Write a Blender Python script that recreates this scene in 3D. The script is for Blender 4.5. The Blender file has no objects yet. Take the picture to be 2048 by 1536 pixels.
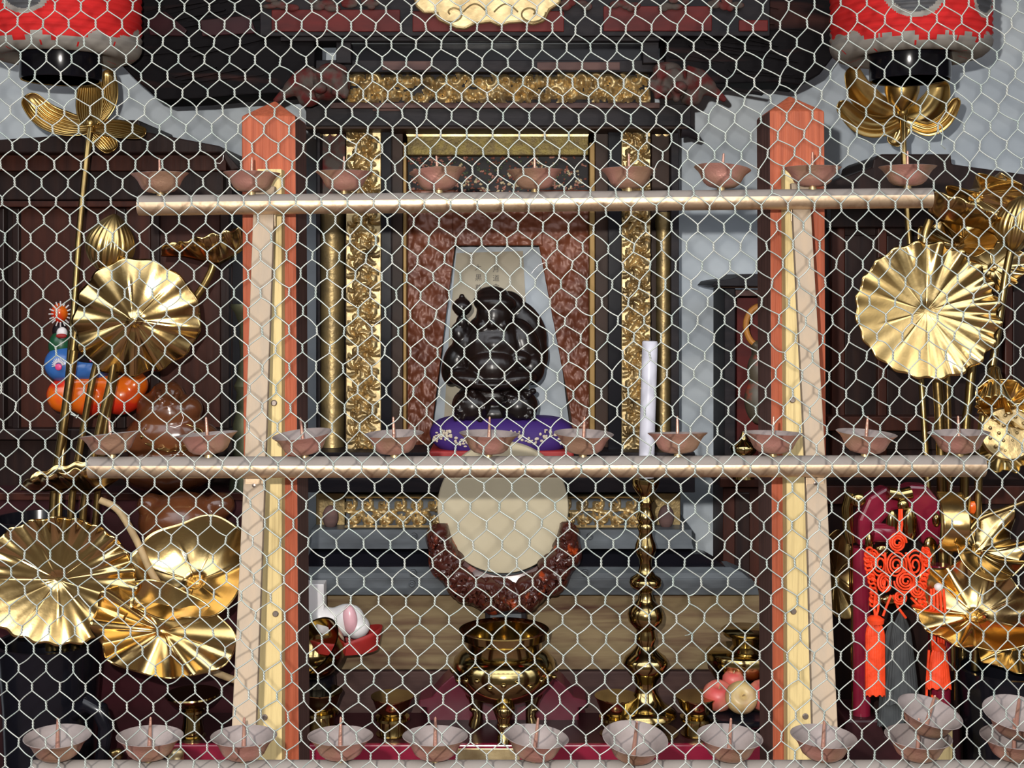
import bpy, math, random, json
import numpy as np
from mathutils import Vector, Matrix, noise
random.seed(7)
PI = math.pi
scene = bpy.context.scene
COL = scene.collection
# ---------------------------------------------------------------- camera, world, light, exposure
F = 2600.0          # focal length in pixels of the 2048-wide frame
HY = 560.0          # image row of the horizon
H = 1.30            # camera height in metres
cam_d = bpy.data.cameras.new('camera')
cam = bpy.data.objects.new('camera', cam_d)
COL.objects.link(cam)
cam.location = (0, 0, H)
cam.rotation_euler = (PI/2, 0, 0)
cam_d.sensor_width = 36
cam_d.lens = 36*F/2048
cam_d.shift_y = -(768-HY)/2048
cam_d.clip_start = 0.05
scene.camera = cam
scene.view_settings.view_transform = 'Standard'
scene.view_settings.look = 'None'
scene.view_settings.gamma = 1
scene.view_settings.use_curve_mapping = False
scene.view_settings.exposure = 0.12
world = bpy.data.worlds.new('world')
scene.world = world
world.use_nodes = True
wn = world.node_tree.nodes; wl = world.node_tree.links
wn.clear()
wo = wn.new('ShaderNodeOutputWorld'); wb = wn.new('ShaderNodeBackground')
tc = wn.new('ShaderNodeTexCoord'); sx = wn.new('ShaderNodeSeparateXYZ')
wl.new(tc.outputs['Generated'], sx.inputs[0])
nz = wn.new('ShaderNodeTexNoise'); nz.inputs['Scale'].default_value = 3.0; nz.inputs['Detail'].default_value = 3
wl.new(tc.outputs['Generated'], nz.inputs['Vector'])
# open courtyard in front of the altar: pale sky high up, dark ground and trees low down
ad = wn.new('ShaderNodeMath'); ad.operation = 'MULTIPLY_ADD'
wl.new(nz.outputs['Fac'], ad.inputs[0]); ad.inputs[1].default_value = 0.9
wl.new(sx.outputs['Z'], ad.inputs[2])
cr = wn.new('ShaderNodeValToRGB')
e = cr.color_ramp.elements
e[0].position = 0.52; e[0].color = (0.030, 0.025, 0.020, 1)
e[1].position = 1.0; e[1].color = (0.92, 0.95, 1.0, 1)
m_ = e.new(0.68); m_.color = (0.10, 0.10, 0.098, 1)
wl.new(ad.outputs[0], cr.inputs[0])
wl.new(cr.outputs[0], wb.inputs['Color'])
wb.inputs['Strength'].default_value = 3.4
wl.new(wb.outputs[0], wo.inputs[0])
# the flash on the camera, up and to the left of the lens
fl = bpy.data.lights.new('camera_flash', 'POINT')
fl.energy = 76.0
fl.color = (1.0, 0.955, 0.89)
fl.shadow_soft_size = 0.007
flo = bpy.data.objects.new('camera_flash', fl)
flo.location = (-0.053, 0.0, H+0.064)
COL.objects.link(flo)

# ---------------------------------------------------------------- helpers
def W(px, py, Y):
    return Vector(((px-1024)*Y/F, Y, H-(py-HY)*Y/F))
def S(p, Y):
    return p*Y/F

ORG = {}
def org(o):
    while o is not None:
        if o.name in ORG: return ORG[o.name]
        o = o.parent
    return Vector((0, 0, 0))

def thing(name, label, cat, loc, group=None, kind=None):
    o = bpy.data.objects.new(name, None)
    COL.objects.link(o)
    o.empty_display_size = 0.02
    o.location = loc
    ORG[o.name] = Vector(loc)
    tag(o, label, cat, group, kind)
    return o
def tag(o, label=None, cat=None, group=None, kind=None):
    if label: o['label'] = label
    if cat: o['category'] = cat
    if group: o['group'] = group
    if kind: o['kind'] = kind
    return o

class MB:
    def __init__(s):
        s.v = []; s.f = []; s.m = []; s.mi = 0
    def face(s, idx):
        s.f.append(tuple(idx)); s.m.append(s.mi)
    def box(s, a, b):
        x0, y0, z0 = a; x1, y1, z1 = b
        x0, x1 = min(x0, x1), max(x0, x1); y0, y1 = min(y0, y1), max(y0, y1); z0, z1 = min(z0, z1), max(z0, z1)
        n = len(s.v)
        for x in (x0, x1):
            for y in (y0, y1):
                for z in (z0, z1):
                    s.v.append(Vector((x, y, z)))
        for q in ((0,1,3,2),(4,6,7,5),(0,4,5,1),(2,3,7,6),(0,2,6,4),(1,5,7,3)):
            s.face([n+i for i in q])
        return s
    def pbox(s, x0, y0, x1, y1, Y, dep):
        a = W(x0, y0, Y); b = W(x1, y1, Y)
        return s.box((a.x, Y, a.z), (b.x, Y+dep, b.z))
    def prism(s, pts, Y, dep):
        """pts: outline in frame pixels at distance Y, extruded back by dep"""
        n = len(s.v); k = len(pts)
        w = [W(x, y, Y) for x, y in pts]
        ar = sum(w[i].x*w[(i+1) % k].z-w[(i+1) % k].x*w[i].z for i in range(k))
        if ar < 0: w.reverse()
        for p in w: s.v.append(p.copy())
        for p in w: s.v.append(p+Vector((0, dep, 0)))
        s.face([n+i for i in range(k)])
        s.face([n+k+i for i in reversed(range(k))])
        for i in range(k):
            j = (i+1) % k
            s.face([n+j, n+i, n+k+i, n+k+j])
        return s
    def lathe(s, c, prof, seg=48, M=None, sc=1.0, mids=None):
        """prof: (r, z) from bottom to top in metres around centre c"""
        n = len(s.v); k = len(prof)
        for r, z in prof:
            for i in range(seg):
                a = 2*PI*i/seg
                p = Vector((r*math.cos(a), r*math.sin(a), z))*sc
                if M: p = M @ p
                s.v.append(Vector(c)+p)
        for j in range(k-1):
            if mids: s.mi = mids[j]
            for i in range(seg):
                i2 = (i+1) % seg
                s.face([n+j*seg+i, n+j*seg+i2, n+(j+1)*seg+i2, n+(j+1)*seg+i])
        if prof[0][0] > 1e-6: s.face([n+i for i in reversed(range(seg))])
        if prof[-1][0] > 1e-6: s.face([n+(k-1)*seg+i for i in range(seg)])
        s.mi = 0
        return s
    def tube(s, pts, r, seg=10, closed=False, flat=1.0):
        n = len(s.v); k = len(pts)
        pts = [Vector(p) for p in pts]
        rr = r if isinstance(r, (list, tuple)) else [r]*k
        up = Vector((0, 0, 1))
        prev = None
        for i, p in enumerate(pts):
            if closed: t = pts[(i+1) % k]-pts[i-1]
            else: t = pts[min(i+1, k-1)]-pts[max(i-1, 0)]
            if t.length < 1e-9: t = Vector((0, 0, 1))
            t.normalize()
            if prev is None:
                a = t.cross(up if abs(t.z) < .9 else Vector((0, 1, 0))).normalized()
            else:
                a = (prev-t*prev.dot(t))
                a = a.normalized() if a.length > 1e-6 else t.orthogonal().normalized()
            prev = a
            b = t.cross(a)
            for q in range(seg):
                th = 2*PI*q/seg
                s.v.append(p+(a*math.cos(th)+b*math.sin(th)*flat)*rr[i])
        m = k if closed else k-1
        for j in range(m):
            j2 = (j+1) % k
            for q in range(seg):
                q2 = (q+1) % seg
                s.face([n+j*seg+q, n+j*seg+q2, n+j2*seg+q2, n+j2*seg+q])
        if not closed:
            s.face([n+q for q in reversed(range(seg))])
            s.face([n+(k-1)*seg+q for q in range(seg)])
        return s
    def ell(s, c, r, M=None, nu=24, nv=14):
        prof = []
        n = len(s.v)
        for j in range(nv+1):
            ph = PI*j/nv
            for i in range(nu):
                a = 2*PI*i/nu
                p = Vector((r[0]*math.sin(ph)*math.cos(a), r[1]*math.sin(ph)*math.sin(a), -r[2]*math.cos(ph)))
                if M: p = M @ p
                s.v.append(Vector(c)+p)
        for j in range(nv):
            for i in range(nu):
                i2 = (i+1) % nu
                s.face([n+j*nu+i, n+j*nu+i2, n+(j+1)*nu+i2, n+(j+1)*nu+i])
        return s
    def pell(s, px, py, Y, rx, ry, rd, ang=0):
        """ellipsoid at a frame position: rx, ry in pixels, rd depth radius in pixels"""
        M = Matrix.Rotation(math.radians(ang), 3, 'Y')
        return s.ell(W(px, py, Y), (S(rx, Y), S(rd, Y), S(ry, Y)), M)
    def grid(s, nu, nv, fn, closeu=False):
        n = len(s.v)
        for j in range(nv+1):
            for i in range(nu if closeu else nu+1):
                s.v.append(fn(i/nu, j/nv))
        w = nu if closeu else nu+1
        for j in range(nv):
            for i in range(nu):
                i2 = (i+1) % w if closeu else i+1
                s.face([n+j*w+i, n+j*w+i2, n+(j+1)*w+i2, n+(j+1)*w+i])
        return s
    def build(s, name, mat, parent=None, smooth=True, bevel=0, solid=0, remesh=0, sub=0, label=None, auto=35):
        o0 = org(parent)
        me = bpy.data.meshes.new(name)
        if parent is None:
            xs = [p.x for p in s.v]; ys = [p.y for p in s.v]; zs = [p.z for p in s.v]
            o0 = Vector(((min(xs)+max(xs))/2, (min(ys)+max(ys))/2, min(zs)))
        me.from_pydata([p-o0 for p in s.v], [], s.f)
        mats = mat if isinstance(mat, (list, tuple)) else [mat]
        for mm in mats: me.materials.append(mm)
        me.polygons.foreach_set('material_index', s.m)
        if smooth:
            me.polygons.foreach_set('use_smooth', [True]*len(s.f))
        me.update()
        o = bpy.data.objects.new(name, me)
        COL.objects.link(o)
        if parent is not None: o.parent = parent
        else:
            o.location = o0; ORG[o.name] = o0
        if smooth and auto and not remesh:
            try: me.set_sharp_from_angle(angle=math.radians(auto))
            except Exception: pass
        if solid:
            md = o.modifiers.new('thickness', 'SOLIDIFY'); md.thickness = solid; md.offset = 0
        if bevel:
            md = o.modifiers.new('bevel', 'BEVEL'); md.width = bevel; md.segments = 2; md.limit_method = 'ANGLE'
            md.harden_normals = False
        if remesh:
            md = o.modifiers.new('remesh', 'REMESH'); md.mode = 'VOXEL'; md.voxel_size = remesh; md.use_smooth_shade = True
            md = o.modifiers.new('smooth', 'SMOOTH'); md.factor = 0.5; md.iterations = 4
        if sub:
            md = o.modifiers.new('sub', 'SUBSURF'); md.levels = sub; md.render_levels = sub
        if label: o['label'] = label
        return o

def structure(o, label=None):
    o['kind'] = 'structure'
    if label: o['label'] = label
    return o
def copy_tree(o, parent=None):
    c = o.copy(); COL.objects.link(c); c.parent = parent
    for ch in list(o.children): copy_tree(ch, c)
    return c

# ---------------------------------------------------------------- materials
def mk(name, col, rough=0.5, metal=0.0, col2=None, scale=20, stretch=(1, 1, 1), lo=0.35, hi=0.65, detail=5,
       bump=0.0, bscale=None, bstretch=None, coat=0.0, dust=None, rough2=None, trans=0, kind='noise', spec=0.5, emis=None, dist=0.0):
    m = bpy.data.materials.new(name)
    m.use_nodes = True
    N = m.node_tree.nodes; L = m.node_tree.links
    b = N['Principled BSDF']
    b.inputs['Base Color'].default_value = (*col, 1)
    b.inputs['Roughness'].default_value = rough
    b.inputs['Metallic'].default_value = metal
    b.inputs['Specular IOR Level'].default_value = spec
    b.inputs['Coat Weight'].default_value = coat
    b.inputs['Coat Roughness'].default_value = 0.08
    t = N.new('ShaderNodeTexCoord')
    mp = N.new('ShaderNodeMapping'); L.new(t.outputs['Object'], mp.inputs[0]); mp.inputs['Scale'].default_value = stretch
    out = None
    if col2:
        if kind == 'voronoi':
            n = N.new('ShaderNodeTexVoronoi'); n.inputs['Scale'].default_value = scale; fac = n.outputs['Distance']
        else:
            n = N.new('ShaderNodeTexNoise'); n.inputs['Scale'].default_value = scale; n.inputs['Detail'].default_value = detail
            n.inputs['Distortion'].default_value = dist
            fac = n.outputs['Fac']
        L.new(mp.outputs[0], n.inputs['Vector'])
        r = N.new('ShaderNodeValToRGB'); L.new(fac, r.inputs[0])
        r.color_ramp.elements[0].position = lo; r.color_ramp.elements[0].color = (*col, 1)
        r.color_ramp.elements[1].position = hi; r.color_ramp.elements[1].color = (*col2, 1)
        out = r.outputs[0]
        L.new(out, b.inputs['Base Color'])
        if rough2 is not None:
            rr = N.new('ShaderNodeMapRange'); L.new(fac, rr.inputs[0])
            rr.inputs[1].default_value = lo; rr.inputs[2].default_value = hi
            rr.inputs[3].default_value = rough; rr.inputs[4].default_value = rough2
            L.new(rr.outputs[0], b.inputs['Roughness'])
    if dust:   # dust settled on the faces that look up
        g = N.new('ShaderNodeNewGeometry'); sp = N.new('ShaderNodeSeparateXYZ'); L.new(g.outputs['Normal'], sp.inputs[0])
        mr = N.new('ShaderNodeMapRange'); L.new(sp.outputs['Z'], mr.inputs[0])
        mr.inputs[1].default_value = dust[1]; mr.inputs[2].default_value = dust[1]+dust[2]
        mx = N.new('ShaderNodeMix'); mx.data_type = 'RGBA'; L.new(mr.outputs[0], mx.inputs[0])
        mx.inputs[6].default_value = (*col, 1)
        if out: L.new(out, mx.inputs[6])
        mx.inputs[7].default_value = (*dust[0], 1)
        L.new(mx.outputs[2], b.inputs['Base Color'])
        for nm, va, vb in (('Metallic', metal, 0.0), ('Roughness', rough, 0.85)):
            q = N.new('ShaderNodeMapRange'); L.new(mr.outputs[0], q.inputs[0])
            q.inputs[3].default_value = va; q.inputs[4].default_value = vb; L.new(q.outputs[0], b.inputs[nm])
    if bump:
        mp2 = N.new('ShaderNodeMapping'); L.new(t.outputs['Object'], mp2.inputs[0]); mp2.inputs['Scale'].default_value = bstretch or stretch
        n2 = N.new('ShaderNodeTexNoise'); n2.inputs['Scale'].default_value = bscale or scale*2; n2.inputs['Detail'].default_value = 4
        L.new(mp2.outputs[0], n2.inputs['Vector'])
        bp = N.new('ShaderNodeBump'); bp.inputs['Strength'].default_value = bump; bp.inputs['Distance'].default_value = 0.002
        L.new(n2.outputs['Fac'], bp.inputs['Height']); L.new(bp.outputs[0], b.inputs['Normal'])
    return m

GOLD = mk('polished_gilt', (0.70, 0.51, 0.23), 0.17, 1.0, col2=(0.62, 0.41, 0.15), scale=9, lo=.4, hi=.7, rough2=0.27, bump=.2, bscale=45)
GOLD2 = mk('fluted_gilt', (0.64, 0.46, 0.19), 0.33, 1.0, col2=(0.50, 0.33, 0.11), scale=14, bump=.15, bscale=60)
GSTEM = mk('gilt_stem', (0.50, 0.36, 0.14), 0.30, 1.0, col2=(0.28, 0.19, 0.08), scale=30, bump=.2)
BRASS = mk('bright_brass', (0.50, 0.385, 0.17), 0.11, 1.0, col2=(0.34, 0.24, 0.09), scale=16, lo=.4, hi=.7, rough2=.16)
BRONZE = mk('green_bronze', (0.20, 0.21, 0.12), 0.42, 0.7, col2=(0.10, 0.11, 0.07), scale=30, bump=.3)
CARVE = mk('old_gold_leaf', (0.56, 0.42, 0.21), 0.46, 0.85, col2=(0.22, 0.16, 0.09), scale=38, lo=.48, hi=.76, bump=.3, bscale=160)
CARVEB = mk('bright_gold_leaf', (0.66, 0.53, 0.29), 0.44, 0.8, col2=(0.46, 0.34, 0.17), scale=60, bump=.2, bscale=160)
CARVED = mk('tarnished_gold_leaf', (0.24, 0.18, 0.09), 0.4, 0.8, col2=(0.40, 0.29, 0.13), scale=40, bump=.3, bscale=160)
GOLDLINE = mk('gold_paint_line', (0.20, 0.12, 0.035), 0.5, 0.5)
OLIVEG = mk('aged_gold_board', (0.20, 0.15, 0.035), 0.5, 0.5, col2=(0.12, 0.085, 0.03), scale=90, bump=.4, bscale=300)
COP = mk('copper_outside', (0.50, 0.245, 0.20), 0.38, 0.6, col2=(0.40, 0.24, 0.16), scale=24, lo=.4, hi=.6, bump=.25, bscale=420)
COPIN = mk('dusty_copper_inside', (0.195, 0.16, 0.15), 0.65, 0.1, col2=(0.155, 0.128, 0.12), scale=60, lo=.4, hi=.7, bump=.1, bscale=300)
RAIL = mk('bronze_painted_pipe', (0.62, 0.46, 0.31), 0.43, 0.9, col2=(0.40, 0.25, 0.15), scale=110, lo=.52, hi=.8, detail=6,
          bump=.06, bscale=380, dust=((0.18, 0.158, 0.142), 0.24, 0.05))
WIRE = mk('galvanised_wire', (0.28, 0.285, 0.26), 0.45, 0.3, col2=(0.21, 0.25, 0.23), scale=60, lo=.35, hi=.7)
RED = mk('vermilion_painted_wood', (0.35, 0.085, 0.038), 0.62, 0, col2=(0.23, 0.050, 0.022), scale=9, stretch=(26, 26, 1), lo=.35, hi=.75, detail=3, bump=.5, bscale=14, bstretch=(40, 40, 1), spec=.25)
PALEW = mk('pale_primed_wood', (0.33, 0.25, 0.175), 0.65, 0, col2=(0.29, 0.23, 0.17), scale=8, stretch=(12, 12, 1), bump=.15, bscale=20, bstretch=(20, 20, 1), spec=.25)
YELW = mk('yellow_lumber', (0.56, 0.43, 0.20), 0.65, 0, col2=(0.24, 0.17, 0.075), scale=9, stretch=(26, 26, 1), lo=.5, hi=.85, detail=7, bump=.4, bscale=14, bstretch=(40, 40, 2), spec=.25)
TAN = mk('bare_timber', (0.46, 0.33, 0.17), 0.7, 0, col2=(0.33, 0.23, 0.12), scale=8, stretch=(10, 10, 1), bump=.3)
SCREW = mk('steel_screw', (0.30, 0.25, 0.22), 0.4, 0.9)
WALL = mk('pale_blue_grey_wall', (0.56, 0.615, 0.66), 0.9, 0, col2=(0.45, 0.505, 0.56), scale=6, stretch=(1, 1, 2.2), lo=.42, hi=.62, detail=4, spec=.15)
BLACKL = mk('black_lacquer', (0.006, 0.006, 0.009), 0.16, 0, spec=.35)
BLACKW = mk('worn_black_lacquer', (0.009, 0.008, 0.011), 0.5, 0, col2=(0.018, 0.014, 0.016), scale=14, stretch=(1, 1, 5), bump=.2, spec=.15)
ROOF = mk('charred_layered_wood', (0.004, 0.003, 0.004), 0.7, 0, col2=(0.045, 0.016, 0.013), scale=4.5, stretch=(1, 1, 7), lo=.54, hi=.76, detail=8, bump=.6, bscale=14, bstretch=(1, 1, 9), dist=.6, spec=.12)
MAROON = mk('maroon_lacquer', (0.045, 0.010, 0.014), 0.32, 0, col2=(0.022, 0.008, 0.009), scale=5, stretch=(1, 1, 3), spec=.25)
CRIM = mk('crimson_lacquer', (0.20, 0.010, 0.030), 0.20, 0, coat=.3)
REDP = mk('faded_red_panel', (0.14, 0.014, 0.012), 0.5, 0, col2=(0.07, 0.008, 0.008), scale=8, stretch=(1, 1, 4), spec=.2)
CAB = mk('red_brown_cabinet_wood', (0.055, 0.016, 0.010), 0.4, 0, col2=(0.026, 0.009, 0.007), scale=6, stretch=(14, 14, 1), lo=.35, hi=.75, bump=.1, spec=.2)
CABD = mk('dark_cabinet_wood', (0.012, 0.006, 0.006), 0.42, 0, col2=(0.022, 0.010, 0.008), scale=6, stretch=(14, 14, 1), bump=.1, spec=.2)
BROWNR = mk('brown_recess_wood', (0.040, 0.017, 0.009), 0.5, 0, col2=(0.020, 0.010, 0.007), scale=8, spec=.2)
PLANK = mk('weathered_plank', (0.21, 0.155, 0.085), 0.8, 0, col2=(0.085, 0.040, 0.028), scale=7, stretch=(1, 1, 10), lo=.42, hi=.72, detail=9, bump=.4, bscale=8, bstretch=(1, 1, 14), dist=.5, spec=.15)
PLANK2 = mk('purple_brown_plank', (0.075, 0.042, 0.036), 0.75, 0, col2=(0.050, 0.028, 0.026), scale=8, stretch=(1, 1, 9), bump=.3, spec=.15)
GREYL = mk('dusty_grey_lacquer', (0.095, 0.108, 0.12), 0.5, 0, col2=(0.045, 0.050, 0.056), scale=9, stretch=(1, 1, 5), bump=.1, spec=.3)
BROCADE = mk('crinkled_russet_brocade', (0.17, 0.048, 0.020), 0.4, 0.1, col2=(0.095, 0.026, 0.013), scale=16, lo=.3, hi=.7, bump=.8, bscale=26, spec=.4)
DRUM = mk('cream_drum_skin', (0.50, 0.44, 0.31), 0.8, 0, col2=(0.45, 0.39, 0.27), scale=16, spec=.15)
CLOUD = mk('red_brown_carved_lacquer', (0.055, 0.013, 0.009), 0.25, 0, col2=(0.42, 0.055, 0.008), scale=42, lo=.58, hi=.70, spec=.5)
STAT = mk('black_brown_polished_wood', (0.012, 0.006, 0.005), 0.28, 0, col2=(0.007, 0.005, 0.005), scale=14, bump=.1, spec=.45)
BRST = mk('brown_lacquered_carving', (0.14, 0.045, 0.016), 0.2, 0, col2=(0.07, 0.022, 0.010), scale=14, coat=.3)
PAPER = mk('cream_paper', (0.46, 0.40, 0.31), 0.8, 0, col2=(0.40, 0.36, 0.27), scale=14)
PALEB = mk('pale_blue_board', (0.42, 0.47, 0.52), 0.6)
INK = mk('black_ink', (0.10, 0.09, 0.08), 0.7)
PURP = mk('purple_brocade', (0.045, 0.018, 0.14), 0.6, 0, bump=.2, bscale=60, spec=.2)
SILV = mk('cream_embroidery', (0.55, 0.47, 0.36), 0.5)
REDC = mk('red_cloth', (0.30, 0.014, 0.012), 0.6)
WAXW = mk('white_wax', (0.62, 0.62, 0.70), 0.35, 0, spec=.4)
WHITEP = mk('white_plastic', (0.68, 0.66, 0.66), 0.35)
PINKP = mk('pink_wrap', (0.64, 0.36, 0.40), 0.3)
ORC = mk('orange_cord', (0.86, 0.060, 0.008), 0.6, 0, bump=.4, bscale=200)
GREYC = mk('dark_grey_cord', (0.045, 0.05, 0.052), 0.75, 0, bump=.4, bscale=40, bstretch=(10, 10, 1))
BLUE = mk('blue_paint', (0.035, 0.13, 0.40), 0.3, coat=.3)
GREEN = mk('green_paint', (0.01, 0.075, 0.03), 0.35, coat=.2)
BLKP = mk('black_paint', (0.008, 0.005, 0.007), 0.5, spec=.2)
ORP = mk('orange_paint', (0.72, 0.13, 0.008), 0.22, 0, col2=(0.60, 0.028, 0.010), scale=26, lo=.45, hi=.58, detail=1, coat=.4)
PINK = mk('pink_paint', (0.62, 0.06, 0.20), 0.4)
WHTP = mk('white_paint', (0.7, 0.66, 0.66), 0.4)
PEACH = mk('red_apple_skin', (0.56, 0.08, 0.075), 0.4, 0, col2=(0.60, 0.27, 0.17), scale=26, lo=.4, hi=.75, bump=.1)
YAPP = mk('yellow_green_apple_skin', (0.50, 0.36, 0.15), 0.4, 0, col2=(0.40, 0.24, 0.12), scale=40)
PAPERRED = mk('red_lantern_paper', (0.56, 0.020, 0.020), 0.75, 0, col2=(0.42, 0.016, 0.016), scale=10, stretch=(1, 1, 12), bump=.3, bscale=60, bstretch=(1, 1, 5), spec=.15)
PAPERWH = mk('greyed_white_lantern_paper', (0.30, 0.28, 0.25), 0.85, 0, col2=(0.22, 0.20, 0.18), scale=10, stretch=(1, 1, 12), spec=.15)
PAPERBK = mk('black_lantern_paint', (0.055, 0.055, 0.06), 0.6)
LION = mk('faded_painted_carving', (0.075, 0.060, 0.052), 0.7, 0, col2=(0.095, 0.016, 0.015), scale=44, lo=.42, hi=.6, bump=.6, bscale=120, spec=.15)
SIDEW = mk('mauve_brown_side_wood', (0.10, 0.052, 0.046), 0.7, 0, col2=(0.055, 0.028, 0.026), scale=9, stretch=(26, 26, 1), spec=.15)
MAR2 = mk('crimson_brown_lacquer', (0.10, 0.014, 0.026), 0.3, 0, spec=.3)
PINKW = mk('faded_pink_wood', (0.13, 0.075, 0.066), 0.7, 0, col2=(0.065, 0.042, 0.042), scale=14, stretch=(1, 1, 4), spec=.15)
# ---------------------------------------------------------------- the setting
mb = MB().box((-2.0, 1.95, 0.0), (2.0, 2.05, 2.4)); o = mb.build('wall_back', WALL, smooth=False); structure(o)
mb = MB().box((-2.0, -0.3, -0.05), (2.0, 2.05, 0.0)); o = mb.build('floor', PLANK2, smooth=False); structure(o)
mb = MB().box((-2.0, 0.7, 2.4), (2.0, 2.05, 2.45)); o = mb.build('unseen_ceiling', CABD, smooth=False); structure(o)  # out of view, added overhead to keep sky light off the altar
mb = MB().box((-1.35, 1.2, 0.0), (-1.30, 1.95, 2.4)); o = mb.build('unseen_wall_left', CABD, smooth=False); structure(o)  # unseen, added to cut side light and darken the gold's reflections
mb = MB().box((1.30, 1.2, 0.0), (1.35, 1.95, 2.4)); o = mb.build('unseen_wall_right', CABD, smooth=False); structure(o)  # unseen twin on the right, added for the same light blocking
# raised altar step whose worn front face shows below the central shrine
t = thing('altar_step', 'worn wooden altar step under the grey ledges of the central shrine', 'altar step', W(1075, 1400, 1.76))
a = W(560, 1187, 1.76); b = W(1634, 1340, 1.76); mb = MB().box((a.x, 1.76, a.z), (b.x, 1.94, b.z)); mb.build('upper_plank', PLANK, t, smooth=False, bevel=.002)
b2 = W(1634, 1342, 1.76); mb = MB().box((a.x, 1.757, b2.z), (b.x, 1.94, 0.0)); mb.build('lower_plank', PLANK2, t, smooth=False, bevel=.002, label='darker purple brown lower plank')
# offering table in crimson and maroon lacquer
ZT = H-930*1.60/F
t = thing('offering_table', 'low maroon lacquered offering table with a crimson front edge', 'table', (0.10, 1.67, 0))
xa = W(340, 0, 1.6).x; xb = W(1668, 0, 1.6).x
MB().box((xa, 1.606, ZT-.022), (xb, 1.724, ZT-.001)).build('tabletop', MAROON, t, smooth=False, bevel=.002)
MB().box((xa, 1.598, ZT-.028), (xb, 1.606, ZT+.001)).build('front_edge', CRIM, t, smooth=False, bevel=.002, label='crimson lacquered front edge')
for x in (xa+.02, xb-.05):
    MB().box((x, 1.61, 0), (x+.03, 1.64, ZT-.022)).build('leg', MAROON, t, smooth=False, bevel=.002)
    MB().box((x, 1.69, 0), (x+.03, 1.72, ZT-.022)).build('leg', MAROON, t, smooth=False, bevel=.002)
MB().pbox(912, 1497, 1040, 1526, 1.597, .003).build('corner_plate', CARVEB, t, smooth=False, bevel=.001, label='gilt metal plate on the front edge')

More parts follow.
